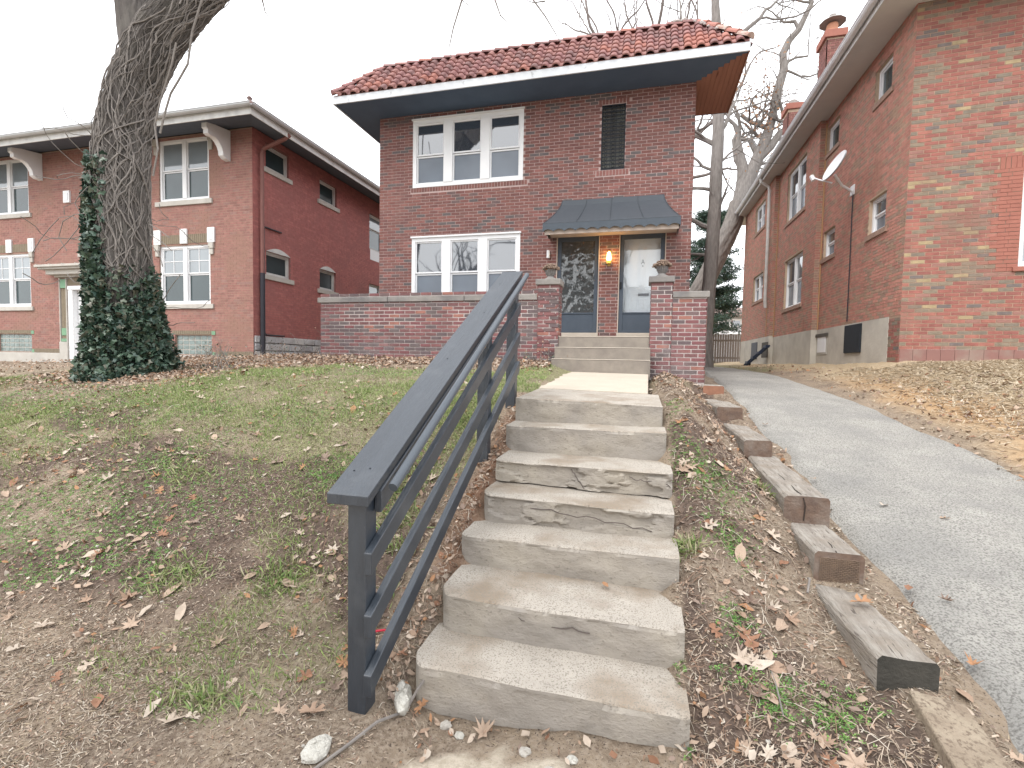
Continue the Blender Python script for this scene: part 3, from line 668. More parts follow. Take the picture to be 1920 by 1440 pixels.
def tile_mesh(tw, tl, mt):
    """S tile: local x across, y up the slope, z off the slope; lower end at y=0"""
    pts = []
    for k_ in range(9): 
        t = math.pi * k_ / 8; pts.append((-tw * .5 + tw * .66 * (1 - math.cos(t)) / 2, .012 + .06 * math.sin(t)))
    for k_ in range(1, 4): pts.append((tw * (.16 + .36 * k_ / 3), .015 - .012 * math.sin(math.pi * k_ / 3)))
    n_ = len(pts); vs = []
    for y, dz, s_ in ((-.03, .024, 1.0), (tl + .02, .0, .92)):
        for (x, z) in pts: vs.append((x * s_, y, z * s_ + dz))
    for (x, z) in pts: vs.append((x * .98, -.03, z * .85 + .024 - .014))
    fs = [(k_, k_ + 1, n_ + k_ + 1, n_ + k_) for k_ in range(n_ - 1)] + [(k_ + 2 * n_, k_ + 2 * n_ + 1, k_ + 1, k_) for k_ in range(n_ - 1)]
    me = bpy.data.meshes.new('roof_tile'); me.from_pydata(vs, [], fs); me.materials.append(mt); me.polygons.foreach_set('use_smooth', [True] * (n_ - 1) + [False] * (n_ - 1)); me.update(); return me, vs, fs
TM = [tile_mesh(TW, TL, t)[0] for t in TILES]; TMO = tile_mesh(TW, TL, TILEO)[0]
_, tvs, tfs = tile_mesh(TW, TL, TILES[0])
ang = math.atan2(RH, RD)
r_ = random.Random(8)
ncol = int((EX1 - EX0) / TW)
for row in range(NR):
    s0 = row / NR
    for c in range(ncol + 1):
        x = EX0 + .10 + c * TW
        xa, xb = EX0 + (s0 + .12) * RD - .02, EX1 - (s0 + .12) * RD + .02
        if not (xa < x < xb): continue
        me = TMO if (r_.random() < .12 + .5 * max(0, (x + 1.5) / 3.2) and row < 3) else r_.choice(TM)
        o = bpy.data.objects.new('roof_tile', me); COL.objects.link(o); o.parent = roofo
        P = Vector((x + r_.uniform(-.004, .004), EY + s0 * RD, RZ + s0 * RH)); o.location = P - org(house)
        o.rotation_euler = (ang + r_.uniform(-.012, .012), r_.uniform(-.02, .02), r_.uniform(-.015, .015))
sd_ = MB()
for side in (-1, 1):
    R_ = Matrix.Rotation(math.pi / 2 * (-1 if side < 0 else 1), 4, 'Z') @ Matrix.Rotation(ang, 4, 'X')
    yend = 21.0 if side < 0 else 11.9
    for row in range(NR):
        s0 = row / NR; y = EY + (s0 + .12) * RD + .1
        while y < yend:
            P = Vector((EX0 + s0 * RD if side < 0 else EX1 - s0 * RD, y, RZ + s0 * RH)); sd_.use(r_.choice(TILES)); sd_.add([P + R_ @ Vector(v) for v in tvs], tfs); y += TW
sd_.build('side_tiles', None, roofo, kind='stuff')
def cap_run(A, B, n, mats_, rr=.085, name='ridge_tile'):
    A, B = Vector(A), Vector(B)
    for k_ in range(n):
        p, q2 = A.lerp(B, k_ / n), A.lerp(B, (k_ + 1.12) / n); t = (q2 - p).normalized(); side = t.cross(Vector((0, 0, 1))).normalized(); up = side.cross(t)
        m_ = MB(); vs = []
        for (c, r, lift) in ((p, rr * 1.12, .02), (q2, rr * .9, .0)):
            for a_ in np.linspace(-.15, math.pi + .15, 9): vs.append(c + side * (r * math.cos(a_)) + up * (r * .8 * math.sin(a_) + lift))
        m_.add(vs, [(i_, i_ + 1, 10 + i_, 9 + i_) for i_ in range(8)] + [tuple(range(8, -1, -1)), tuple(range(9, 18))])
        m_.build(name, mats_[r_.randrange(len(mats_))], roofo, smooth=False)
zr = RZ + RH + .02
cap_run((X0r, EY + RD, zr), (X1r, EY + RD, zr), 23, TILES + [TILEO])
cap_run((EX0 - .01, EY - .01, RZ + .05), (X0r, EY + RD, zr), 5, TILES, name='hip_tile')
cap_run((EX1 + .01, EY - .01, RZ + .05), (X1r, EY + RD, zr), 5, [TILEO, mat('mortar_smeared_tile', (.5, .42, .38), (.35, .2, .16), scale=14)], name='hip_tile')
cap_run((X0r, EY + RD, zr), (X0r, yb, zr), 26, TILES)
ml = MB(); 
for k_ in range(26):
    t = r_.random(); x = X1r + RD * (t - .45) - .1; s0 = 1 - max(0, t - .45); c = Vector((x - .05, EY + RD * s0 - .06, RZ + RH * s0 + .06 + r_.random() * .04))
    rr = r_.uniform(.03, .07); ml.add([c + Vector((rr * r_.uniform(.7, 1.4) * a_, rr * b_ * .6, rr * cc)) for a_, b_, cc in ((1, 0, 0), (0, 1, 0), (-1, 0, 0), (0, -1, 0), (0, 0, .7), (0, 0, -.7))], [(0, 1, 4), (1, 2, 4), (2, 3, 4), (3, 0, 4), (1, 0, 5), (2, 1, 5), (3, 2, 5), (0, 3, 5)])
ml.build('loose_mortar', mat('hip_mortar', (.5, .46, .44), (.38, .34, .33), scale=20), roofo, smooth=True)

# ---- awning over the doors
aw = thing('awning', 'dark grey metal awning with scalloped valance over the two storm doors', 'awning', (-.67, HY, 4.4))
tx0, tx1, bx0, bx1, AY, AZ, ATZ = -1.71, .36, -1.96, .65, 9.72, 4.40, 5.11
prf = []
for k_ in range(8):
    t = k_ / 7; prf.append((HY - .02 - (HY - .02 - AY) * t ** 1.15, ATZ + (AZ - ATZ) * (t ** .86), t ** 1.3))
vs = []
for (y, z, t) in prf:
    for f_ in np.linspace(0, 1, 2): vs.append((tx0 + (bx0 - tx0) * t + (tx1 + (bx1 - tx1) * t - tx0 - (bx0 - tx0) * t) * f_, y, z))
q = MB(); q.add(vs, [(2 * k_, 2 * k_ + 2, 2 * k_ + 3, 2 * k_ + 1) for k_ in range(7)])
for f_, s_ in ((0, -1), (1, 1)):   # hipped ends
    b = len(q.v); pts = [vs[2 * k_ + f_] for k_ in range(8)]; wall_p = [(pts[k_][0] if k_ == 0 else pts[k_][0], HY - .005, pts[k_][2]) for k_ in range(8)]
    q.add(pts + wall_p, [(k_, k_ + 1, 8 + k_ + 1, 8 + k_) for k_ in range(7)])
q.build('canopy', AWN, aw)
for f_ in (.0, .25, .5, .75, 1.0):
    q = MB(); pts = [Vector((vs[2 * k_][0] * (1 - f_) + vs[2 * k_ + 1][0] * f_, prf[k_][0] - .006, prf[k_][1] + .006)) for k_ in range(8)]
    q.tube(pts, .005, 5); q.build('seam', AWN, aw)
def scallop(P0, P1, n, h, amp, mt, nm):
    P0, P1 = Vector(P0), Vector(P1); t = (P1 - P0); top = []; bot = []
    N_ = n * 8
    for k_ in range(N_ + 1):
        p = P0 + t * (k_ / N_); ph = (k_ % 8) / 8; top.append(p); bot.append(p - Vector((0, 0, h - amp * math.sin(math.pi * ph) ** .8)))
    q = MB(); n2 = len(top); q.add(top + bot, [(k_, k_ + n2, k_ + 1 + n2, k_ + 1) for k_ in range(n2 - 1)]); nn = t.cross(Vector((0, 0, 1))).normalized() * .006
    q.add([p - nn for p in top] + [p - nn for p in bot], [(k_ + 1, k_ + 1 + n2, k_ + n2, k_) for k_ in range(n2 - 1)])
    q.build(nm, mt, aw)
scallop((bx0, AY - .012, AZ), (bx1, AY - .012, AZ), 12, .16, .05, AWNV, 'valance')
q = MB(); q.tube([(bx0, AY - .004, AZ + .004), (bx1, AY - .004, AZ + .004)], .011, 6); q.build('lip', AWN, aw)
scallop((bx0, HY - .02, AZ), (bx0, AY, AZ), 4, .14, .035, AWN, 'side_valance'); scallop((bx1, AY, AZ), (bx1, HY - .02, AZ), 4, .14, .035, AWN, 'side_valance')
q = MB(); q.add([(bx0 + .02, AY + .02, AZ - .03), (bx1 - .02, AY + .02, AZ - .03), (bx1 - .02, HY - .02, AZ - .06), (bx0 + .02, HY - .02, AZ - .06)], [(0, 1, 2, 3)])
q.box(bx0 + .03, bx1 - .03, AY + .05, AY + .08, AZ - .20, AZ - .035); q.build('lining', AWNI, aw)

# ================================================================== TERRACE WALL, PIERS, PORCH STEPS
TY = 8.4
tw_ = thing('terrace_wall', 'low weathered brick terrace wall with stone coping in front of the house', 'wall', (-4, TY, 1.5))
FT = Frame((0, TY, 0), (1, 0, 0), (0, -1, 0))
brick_wall(tw_, FT, -6.08, -1.385, 1.5, 2.90, [], TERR_B, TERR_M, nind=260, jt=.017, rnd=random.Random(31), weights=[4, 4, 4, 2, 3, 3, 1, 2], proud=.012,
           recess=[(-5.6, -4.0, 2.32, 2.66, -.006), (-3.4, -1.9, 2.32, 2.66, -.006)], wname='wall_face')
q = MB(); q.box(-6.08, -1.39, TY + .001, TY + .25, 1.4, 2.75); q.build('wall_core', TERR_M, tw_)
brick_wall(tw_, Frame((-6.08, TY, 0), (0, 1, 0), (-1, 0, 0)), 0, 2.2, 1.5, 2.75, [], TERR_B, TERR_M, 0, wname='end_wall')
xx = [-6.14, -4.62, -3.1, -1.76]
for a, b in zip(xx[:-1], xx[1:]):
    q = MB(); q.box(a + .004, b - .004, TY - .035, TY + .30, 2.735, 2.835); q.build('coping_stone', STONE, tw_, bevel=.01)
q = MB(); q.box(-6.14, -5.8, TY + .305, 10.58, 2.735, 2.83); q.build('side_coping', STONE, tw_, bevel=.01)
def pier(x0, x1, label, lab2, nind):
    t = thing('brick_pier', label, 'pier', ((x0 + x1) / 2, TY, 1.45))
    xr = x1 if x1 < 0 else .99
    brick_wall(t, Frame((0, TY - .012, 0), (1, 0, 0), (0, -1, 0)), x0, x1, 1.45, 2.99, [], TERR_B, TERR_M, nind=nind, jt=.016, rnd=random.Random(12), weights=[5, 3, 2, 3, 2, 3, 1, 1], wname='pier_face')
    q = MB(); q.box(x0 + .001, x1 - .001, TY - .0115, TY + .33, 1.4, 2.985); q.build('pier_core', TERR_M, t)
    brick_wall(t, Frame((x1, TY - .012, 0), (0, 1, 0), (1, 0, 0)), 0, .33, 1.45, 2.99, [], TERR_B, TERR_M, 0, wname='pier_side')
    brick_wall(t, Frame((x0, TY - .012, 0), (0, 1, 0), (-1, 0, 0)), 0, .33, 1.45, 2.99, [], TERR_B, TERR_M, 0, wname='pier_side')
    q = MB(); q.box(x0 - .045, x1 + .03, TY - .055, TY + .36, 2.99, 3.09); q.build('pier_cap', STONE, t, bevel=.012)
    # urn
    cx2 = (x0 + x1) / 2; cy2 = TY + .15
    u = thing('stone_urn', lab2, 'urn', (cx2, cy2, 3.09))
    q = MB(); q.lathe((cx2, cy2, 3.09), [(.10, 0), (.10, .03), (.065, .05), (.05, .075), (.07, .10), (.082, .14), (.085, .17), (.095, .18), (.08, .185)], 20); q.build('urn_bowl', STONE, u, smooth=True)
    q = MB()
    for k_ in range(16):
        th = 2 * math.pi * k_ / 16; q.tube([(cx2 + .055 * math.cos(th), cy2 + .055 * math.sin(th), 3.175), (cx2 + .080 * math.cos(th), cy2 + .080 * math.sin(th), 3.215), (cx2 + .088 * math.cos(th), cy2 + .088 * math.sin(th), 3.262)], .012, 5)
    q.build('fluting', STONE, u)
    q = MB(); rr = random.Random(int(abs(x0) * 100))
    for k_ in range(260):
        th = rr.uniform(0, 2 * math.pi); r = .15 * math.sqrt(rr.random()); z = 3.285 + (.085 * (1 - (r / .15) ** 2)) + rr.uniform(-.02, .012)
        c = Vector((cx2 + r * math.cos(th), cy2 + r * math.sin(th), z)); s = rr.uniform(.012, .026)
        q.add([c + Vector((s * a_, s * b_, s * c_ * .7)) for a_, b_, c_ in ((1, 0, 0), (0, 1, 0), (-1, 0, 0), (0, -1, 0), (0, 0, 1), (0, 0, -1))], [(0, 1, 4), (1, 2, 4), (2, 3, 4), (3, 0, 4), (1, 0, 5), (2, 1, 5), (3, 2, 5), (0, 3, 5)])
    q.build('dried_flowers', mat('dried_moss', (.30, .22, .17), (.18, .13, .10), scale=30), u)
    return t
pier(-1.745, -1.385, 'brick pier left of the porch steps', 'stone urn heaped with dried flowers on the pier left of the porch steps', 30)
pr_ = pier(.14, .47, 'brick pier right of the porch steps joined to a short stub wall', 'stone urn heaped with dried flowers on the pier right of the porch steps', 30)
brick_wall(pr_, FT, .473, 1.0, 1.38, 2.74, [], TERR_B, TERR_M, nind=55, jt=.016, rnd=random.Random(77), weights=[4, 3, 2, 2, 2, 4, 2, 1], wname='stub_face')
q = MB(); q.box(.474, .999, TY + .001, TY + .3, 1.3, 2.735); q.build('stub_core', TERR_M, pr_)
brick_wall(pr_, Frame((1.0, TY, 0), (0, 1, 0), (1, 0, 0)), 0, 2.2, 1.38, 2.74, [], TERR_B, TERR_M, 0, wname='stub_side')
q = MB(); q.box(.475, 1.035, TY - .035, TY + .33, 2.74, 2.84); q.build('coping_stone', STONE, pr_, bevel=.01)
q = MB(); q.box(.7, 1.035, TY + .331, 10.58, 2.74, 2.84); q.build('side_coping', STONE, pr_, bevel=.01)
q = MB(); q.box(-6.05, -1.40, TY + .252, HY - .002, 1.4, 2.12); q.box(.155, .98, TY + .34, HY - .002, 1.4, 2.12); q.build('terrace_floor', PORCHC, kind='structure')
pt = thing('flower_pot', 'small orange pot on the side coping behind the stub wall', 'pot', (.85, 9.9, 2.84))
q = MB(); q.lathe((.80, 9.9, 2.84), [(.04, 0), (.06, .10), (.07, .10), (.07, .13), (.06, .13)], 12); q.build('pot', mat('orange_clay', (.65, .2, .09), rough=.8), pt)

ps = thing('porch_steps', 'three weathered concrete steps rising between the brick piers to the doors', 'steps', (-.65, 7.84, 1.45))
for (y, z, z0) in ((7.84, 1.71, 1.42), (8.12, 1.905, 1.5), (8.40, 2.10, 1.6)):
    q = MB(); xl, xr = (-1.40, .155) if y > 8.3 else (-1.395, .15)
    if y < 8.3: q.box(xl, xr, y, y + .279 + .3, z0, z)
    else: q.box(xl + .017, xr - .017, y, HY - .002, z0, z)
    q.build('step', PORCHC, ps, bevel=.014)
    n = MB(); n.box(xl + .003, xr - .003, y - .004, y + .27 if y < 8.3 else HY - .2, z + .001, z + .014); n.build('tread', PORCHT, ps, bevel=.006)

# walk slab
wk = MB(); yv = [4.75, 5.20]; 
def quadbox(P, h, name, mt, kind=None, parent=None, bevel=.01):
    b = MB(); top = [Vector(p) for p in P]; bot = [p - Vector((0, 0, h)) for p in top]; b.box8(bot + top); return b.build(name, mt, parent, kind=kind, bevel=bevel)
quadbox([(-1.06, 5.235, 1.392), (.085, 5.19, 1.375), (.125, 7.86, 1.505), (-1.37, 7.86, 1.52)], .12, 'front_walk', SLABM, kind='structure')

# ================================================================== MAIN CONCRETE STAIR
stair = thing('concrete_stair', 'flight of seven chipped concrete steps climbing the bank beside the black railing', 'steps', (-.4, 2.05, 0))
SC = [((-1.014, 2.05, .252), (.241, 2.05, .237)), ((-1.012, 2.37, .439), (.241, 2.37, .424)), ((-1.037, 2.78, .609), (.241, 2.78, .615)),
      ((-1.006, 3.07, .793), (.227, 3.07, .771)), ((-1.008, 3.40, .951), (.232, 3.40, .948)), ((-1.047, 3.82, 1.155), (.206, 3.82, 1.163)), ((-1.052, 4.14, 1.359), (.187, 4.14, 1.331))]
NXS = 110
for k_, (Lp, Rp) in enumerate(SC):
    yb_ = (SC[k_ + 1][0][1] + .10) if k_ < 6 else 5.19
    zb = (SC[k_ - 1][0][2] - .02) if k_ else -.05
    xs_ = np.linspace(Lp[0], Rp[0], NXS); t = np.linspace(0, 1, NXS)
    chipn = np.clip((fbm(t * 26 + k_ * 13, t * 0 + 6, 3) - .60) / .12, 0, 1) * .011
    ztop = Lp[2] * (1 - t) + Rp[2] * t + (fbm(t * 4 + k_ * 9, t * 0 + 3) - .5) * .010
    yf = 2 * 0 + Lp[1] + (fbm(t * 5 + k_ * 5, t * 0 + 8) - .5) * .018
    # rounded, broken ends
    endr = .05
    ysh = np.where(xs_ - Lp[0] < .07, .06 * (1 - (xs_ - Lp[0]) / .07) ** 2 * (1.6 if k_ in (0, 1, 3) else .6), 0) + np.where(Rp[0] - xs_ < .03, .012 * (1 - (Rp[0] - xs_) / .03) ** 2, 0)
    yf = yf + ysh
    h = ztop - zb
    nr = 16
    prof_pts = []      # (y,z) arrays from bottom of riser over the nose to the back
    under = np.zeros(NXS)
    if k_ == 4: under = .06 * np.clip(fbm(t * 3 + 1, t * 0 + 5, 3) * 1.3 - .1, 0, 1) * np.clip(1 - t * 1.4, 0, 1) * 1.0 + .012 * fbm(t * 12, t * 0, 3)
    if k_ == 3: under = .03 * fbm(t * 6, t * 0 + 2, 3)
    if k_ == 5: under = .015 * fbm(t * 9, t * 0 + 4, 3)
    for r in range(nr + 1):
        f_ = r / nr; z = zb + under * 1.0 + (h - under) * f_
        depthy = (fbm(t * 9 + k_ * 3, f_ * 2.2 + t * 0, 4) - .5) * .022
        if k_ in (3, 4):
            chip = np.clip((fbm(t * 5.5 + k_ * 7.7, f_ * 1.6 + t * 0 + 3, 4) - .50) / .05, 0, 1); depthy = depthy + chip * .022
        batter = .012 * (1 - f_)
        prof_pts.append((yf + depthy * (1 - (f_ > .93)) + chipn * (f_ > .9), z - ((0.006 + chipn) if r == nr else 0)))
    for (dy, dz, cf_) in ((.006, -.002, .8), (.018, 0, .3)): prof_pts.append((yf + dy + chipn * .8, ztop + dz - chipn * cf_))
    nt_ = 12
    for r in range(1, nt_ + 1):
        f_ = r / nt_; prof_pts.append((yf + .018 + (yb_ - yf - .018) * f_, ztop + (fbm(t * 7 + k_, f_ * 3 + t * 0, 3) - .5) * .012 + (.04 * (f_ - .3) * (SC[6][0][0] and k_ == 6) * .9)))
    rows = len(prof_pts); V = np.zeros((rows, NXS, 3))
    for r, (y, z) in enumerate(prof_pts): V[r, :, 0] = xs_; V[r, :, 1] = y; V[r, :, 2] = z
    F = [(r * NXS + c, r * NXS + c + 1, (r + 1) * NXS + c + 1, (r + 1) * NXS + c) for r in range(rows - 1) for c in range(NXS - 1)]
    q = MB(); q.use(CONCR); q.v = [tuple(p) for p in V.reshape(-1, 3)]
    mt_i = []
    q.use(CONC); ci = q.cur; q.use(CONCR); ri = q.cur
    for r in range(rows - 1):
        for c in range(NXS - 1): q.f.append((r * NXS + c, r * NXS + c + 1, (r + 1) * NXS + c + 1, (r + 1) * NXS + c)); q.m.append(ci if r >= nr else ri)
    # ends: fans down to a base
    for c, flip in ((0, 0), (NXS - 1, 1)):
        idx = [r * NXS + c for r in range(rows)]; bl = len(q.v); P = V[:, c]
        q.v += [(P[0][0], P[-1][1], P[0][2])]
        f_ = idx + [bl]
        q.f.append(tuple(f_ if not flip else f_[::-1])); q.m.append(ri)
    # underside
    bl = len(q.v); q.v += [(V[0, c, 0], yb_, V[0, c, 2]) for c in range(NXS)]
    for c in range(NXS - 1): q.f.append((c + 1, c, bl + c, bl + c + 1)); q.m.append(ri)
    q.build('step', None, stair)
# crack lines along the chipped risers
rr = random.Random(4)
for (k_, x0, x1, za, zb2) in ((3, -.7, .1, .74, .66), (4, -.45, -.35, .93, .80), (4, -.05, .22, .90, .86), (1, -.6, -.2, .38, .35)):
    n_ = 14; pts = [Vector((x0 + (x1 - x0) * i_ / n_, SC[k_][0][1] - .001 + rr.uniform(-.003, .003), za + (zb2 - za) * i_ / n_ + rr.uniform(-.012, .012))) for i_ in range(n_ + 1)]
    ck = MB(); ck.tube(pts, .0035, 4, cap=False); ck.build('crack', mat('crack_dirt', (.12, .10, .09)), stair)

# ================================================================== RAILING
rl = thing('stair_railing', 'dark grey painted wooden railing with broad sloping cap and round handrail beside the stairs', 'railing', (-1.18, 1.93, .1))
S_ = .527
def rline(x0, x1, ya, yb2, ztop_at, th, name, mt=RAILM, parent=rl, bev=.004):
    """sloping board: top line z = ztop_at + S_*(y-1.87), vertical thickness th"""
    za, zb2 = ztop_at + S_ * (ya - 1.87), ztop_at + S_ * (yb2 - 1.87)
    q = MB(); q.box8([(x0, ya, za - th), (x1, ya, za - th), (x1, yb2, zb2 - th), (x0, yb2, zb2 - th), (x0, ya, za), (x1, ya, za), (x1, yb2, zb2), (x0, yb2, zb2)])
    return q.build(name, mt, parent, bevel=bev)
rline(-1.318, -1.115, 1.86, 4.62, 1.088, .047, 'cap_board')
rline(-1.142, -1.105, 1.96, 4.58, 1.038, .10, 'skirt_board')
rline(-1.235, -1.20, 1.98, 4.58, 1.038, .095, 'skirt_board')
for y0, zb_ in ((1.895, .02), (3.66, .70), (4.50, 1.08)):
    zt = 1.088 + S_ * (y0 - 1.87) - .045
    q = MB(); q.box8([(-1.235, y0, zb_), (-1.145, y0, zb_), (-1.145, y0 + .09, zb_), (-1.235, y0 + .09, zb_), (-1.235, y0, zt), (-1.145, y0, zt), (-1.145, y0 + .09, zt + S_ * .09), (-1.235, y0 + .09, zt + S_ * .09)])
    q.build('post', RAILM, rl, bevel=.004)
for zt in (.825, .545, .275):
    rline(-1.144, -1.106, 1.875, 4.53, zt, .098, 'rail')
q = MB(); q.tube([(-1.05, 1.96, 1.105), (-1.05, 4.51, 1.105 + .539 * 2.55)], .0225, 16); q.build('handrail', PIPEM, rl, smooth=False)
q = MB()
for y in (2.12, 3.45, 4.4):
    z = 1.105 + .539 * (y - 1.96); q.tube([(-1.112, y, z - .07), (-1.06, y, z - .055), (-1.05, y, z - .02)], .009, 6)
q.build('bracket', PIPEM, rl)
q = MB(); q.box(-1.2345, -1.145, 1.896, 1.94, .0, .05); q.build('bare_post_foot', mat('bare_wood', (.42, .36, .22), (.34, .29, .18)), rl)
nl = MB()
for (u, y) in ((-1.27, 2.0), (-1.2, 2.02), (-1.22, 3.0), (-1.2, 3.7), (-1.25, 4.3)):
    nl.lathe((u, y, 1.0885 + S_ * (y - 1.87)), [(.005, 0), (.004, .002)], 8)
nl.build('screw_head', BLACK, rl)
q = MB(); q.box(-1.20, -1.1, 4.60, 4.75, 1.14, 1.30); q.build('end_block', RAILM, rl, bevel=.01)

# ================================================================== TIMBERS
TD = [  # label, front-end y, top z at front, length, x-left, x-right, height, end material, yaw, extra
    ('nearest full landscape timber with blackened end, orange leaf lying on it', 2.40, .437, .80, 1.03, 1.26, .16, TIMBK, -.07),
    ('short landscape timber whose end is pressed with a woven grid pattern', 3.12, .622, .62, 1.0, 1.25, .19, TIMBE, -.01),
    ('thick landscape timber with a split end, just above the woven-patterned one', 3.65, .80, 1.6, .975, 1.25, .18, TIMBE, .04),
    ('grey landscape timber with a square cut end, third from the brick stub wall', 5.16, .955, 1.5, 1.0, 1.25, .17, TIMBE, .01),
    ('brown-ended landscape timber, second from the brick stub wall', 6.6, 1.15, 1.5, .95, 1.25, .20, TIMBE, .0),
    ('landscape timber with a bright reddish end at the foot of the brick stub wall', 8.06, 1.35, .32, .945, 1.25, .21, TIMBO, .0)]
for n_, (lab, y, z, Ln, xa, xb, h, em, yw) in enumerate(TD):
    t = thing('landscape_timber', lab, 'timber', ((xa + xb) / 2, y, z - h), 'timbers edging the driveway bank')
    nseg = 12; rows_ = []
    rr = random.Random(n_ + 40)
    rise = -.004
    q = MB(); q.use(TIMB)
    for s in range(nseg + 1):
        f_ = s / nseg; yy_ = y + Ln * f_; zz = z + rise * f_ * Ln + rr.uniform(-.004, .004); dx = yw * f_ * Ln; j_ = lambda a=.004: rr.uniform(-a, a)
        c = .018
        q.v += [(xa + dx + j_(), yy_, zz - h - .05), (xb + dx + j_(), yy_, zz - h - .05), (xb + dx + j_(), yy_, zz - c), (xb + dx - c + j_(), yy_, zz + j_(.003)), ((xa + xb) / 2 + dx, yy_, zz + j_(.005)), (xa + dx + c + j_(), yy_, zz + j_(.003)), (xa + dx + j_(), yy_, zz - c)]
    for s in range(nseg):
        for k_ in range(7):
            a, b = s * 7 + k_, s * 7 + (k_ + 1) % 7; q.f.append((a, b, b + 7, a + 7)); q.m.append(0)
    q.use(em); q.f.append(tuple(range(6, -1, -1))); q.m.append(1); q.f.append(tuple(nseg * 7 + k_ for k_ in range(7))); q.m.append(1)
    q.build('beam', None, t)
    if n_ == 1:   # woven grid pressed in the end
        g = MB(); x0, x1, z0, z1 = xa + .03, xb - .025, z - h + .015, z - .035
        for r in range(15):
            zz = z0 + (z1 - z0) * r / 14
            pts = [(x0 + (x1 - x0) * c / 24, y - .004 - .003 * math.sin(c * math.pi * .75 + (r % 2) * math.pi), zz + .0015 * math.sin(c * 1.5 + r)) for c in range(25)]
            g.tube(pts, .0028, 4, cap=False)
        for c in range(19):
            x_ = x0 + (x1 - x0) * c / 18; g.tube([(x_, y - .003, z0), (x_, y - .003, z1)], .0022, 4, cap=False)
        g.build('woven_grid', mat('rusty_mesh', (.24, .17, .12), (.15, .11, .085), scale=20), t)
    if n_ in (1, 2):
        g = MB(); pts = [(xa + .11 + .004 * math.sin(s * 2.3) + s * .004, y + .003 + s * Ln * .06, z + rise * s * Ln * .06 - .001) for s in range(9)]; g.tube(pts, [.005 - .0005 * s for s in range(9)], 4)
        if n_ == 2: g.tube([(xa + .11, y - .002, z - .005), (xa + .125, y - .003, z - .06), (xa + .118, y - .002, z - h + .02)], .005, 4)
        g.build('split', mat('split_dark', (.04, .03, .025)), t)
t = thing('buried_timber', 'pale half-buried timber at the bottom right corner by the driveway', 'timber', (1.2, 1.5, .1))
quadbox([(1.04, .8, .135), (1.27, .8, .105), (1.315, 2.34, .325), (1.12, 2.34, .345)], .14, 'beam', mat('pale_buried_wood', (.42, .355, .27), (.31, .255, .19), scale=8, rough=.98, bump=1.0, c3=(.25, .195, .145), s3=6, t3=.52, c4=(.20, .155, .115), s4=50, t4=.58), None, parent=t)

# ================================================================== LEFT NEIGHBOUR
LX, LY = -10.22, 11.2
lb = thing('apartment_house', 'pale red brick two storey building with white brackets, behind the ivy-covered tree', 'house', (-15, LY, 1.5))
FLF = Frame((LX, LY, 0), (-1, 0, 0), (0, -1, 0))       # u runs to the left from the corner
FLS = Frame((LX, LY, 0), (0, 1, 0), (1, 0, 0))
X = lambda x: LX - x
fo = [(X(-11.65), X(-13.40), 5.99, 7.70), (X(-18.57), X(-20.35), 5.99, 7.70), (X(-11.64), X(-13.43), 3.10, 4.75), (X(-18.58), X(-20.40), 3.10, 4.75),
      (X(-14.9), X(-16.42), 4.66, 6.35), (X(-11.62), X(-12.9), 1.68, 2.23), (X(-18.6), X(-20.1), 1.68, 2.23), (X(-15.2), X(-16.98), 1.40, 3.60)]
brick_wall(lb, FLF, 0, 12.4, 1.66, 7.78, fo, LB, LM, nind=290, jt=.0105, proud=.004, rnd=random.Random(21), weights=[5, 4, 3, 3, 2], wname='front_wall', vis=lambda p: not (150 < p[0] < 300))
SW = [(11.68, 12.60, 6.90, 7.56), (14.05, 14.97, 6.77, 7.44), (11.68, 12.66, 3.96, 4.62), (14.05, 14.92, 3.90, 4.56), (17.08, 18.2, 5.88, 7.22), (17.08, 18.0, 3.2, 4.55)]
so = [(a - LY, b - LY, c, d_) for a, b, c, d_ in SW]
brick_wall(lb, FLS, 0, 13, 2.19, 7.78, so, LSB, LSM, nind=0, jt=.0095, proud=.004, rnd=random.Random(22), wname='side_wall')
q = MB(); q.box(LX - 12.4, LX - 12.3, LY + .01, LY + 13, 1.5, 7.7); q.box(LX - 12.4, LX - .01, LY + 12.9, LY + 13, 1.5, 7.7); q.build('rear_wall', LSB[0], lb)
for i_, o in enumerate(fo[:4]):
    window(lb, FLF, *o, units=2, d=-.03, fw=.07, mull=.14, gt=GLASSC, gb=GLASSD, muntin=((2, 2) if i_ > 1 else None), sill=.12, sillh=.13, split=.52 if i_ > 1 else .5)
window(lb, FLF, *fo[4], units=2, d=-.03, gt=GLASSC, gb=GLASSC, sill=.1)
for o in fo[5:7]: glass_block(lb, FLF, *o, 6 if o[0] < 5 else 7, 4)
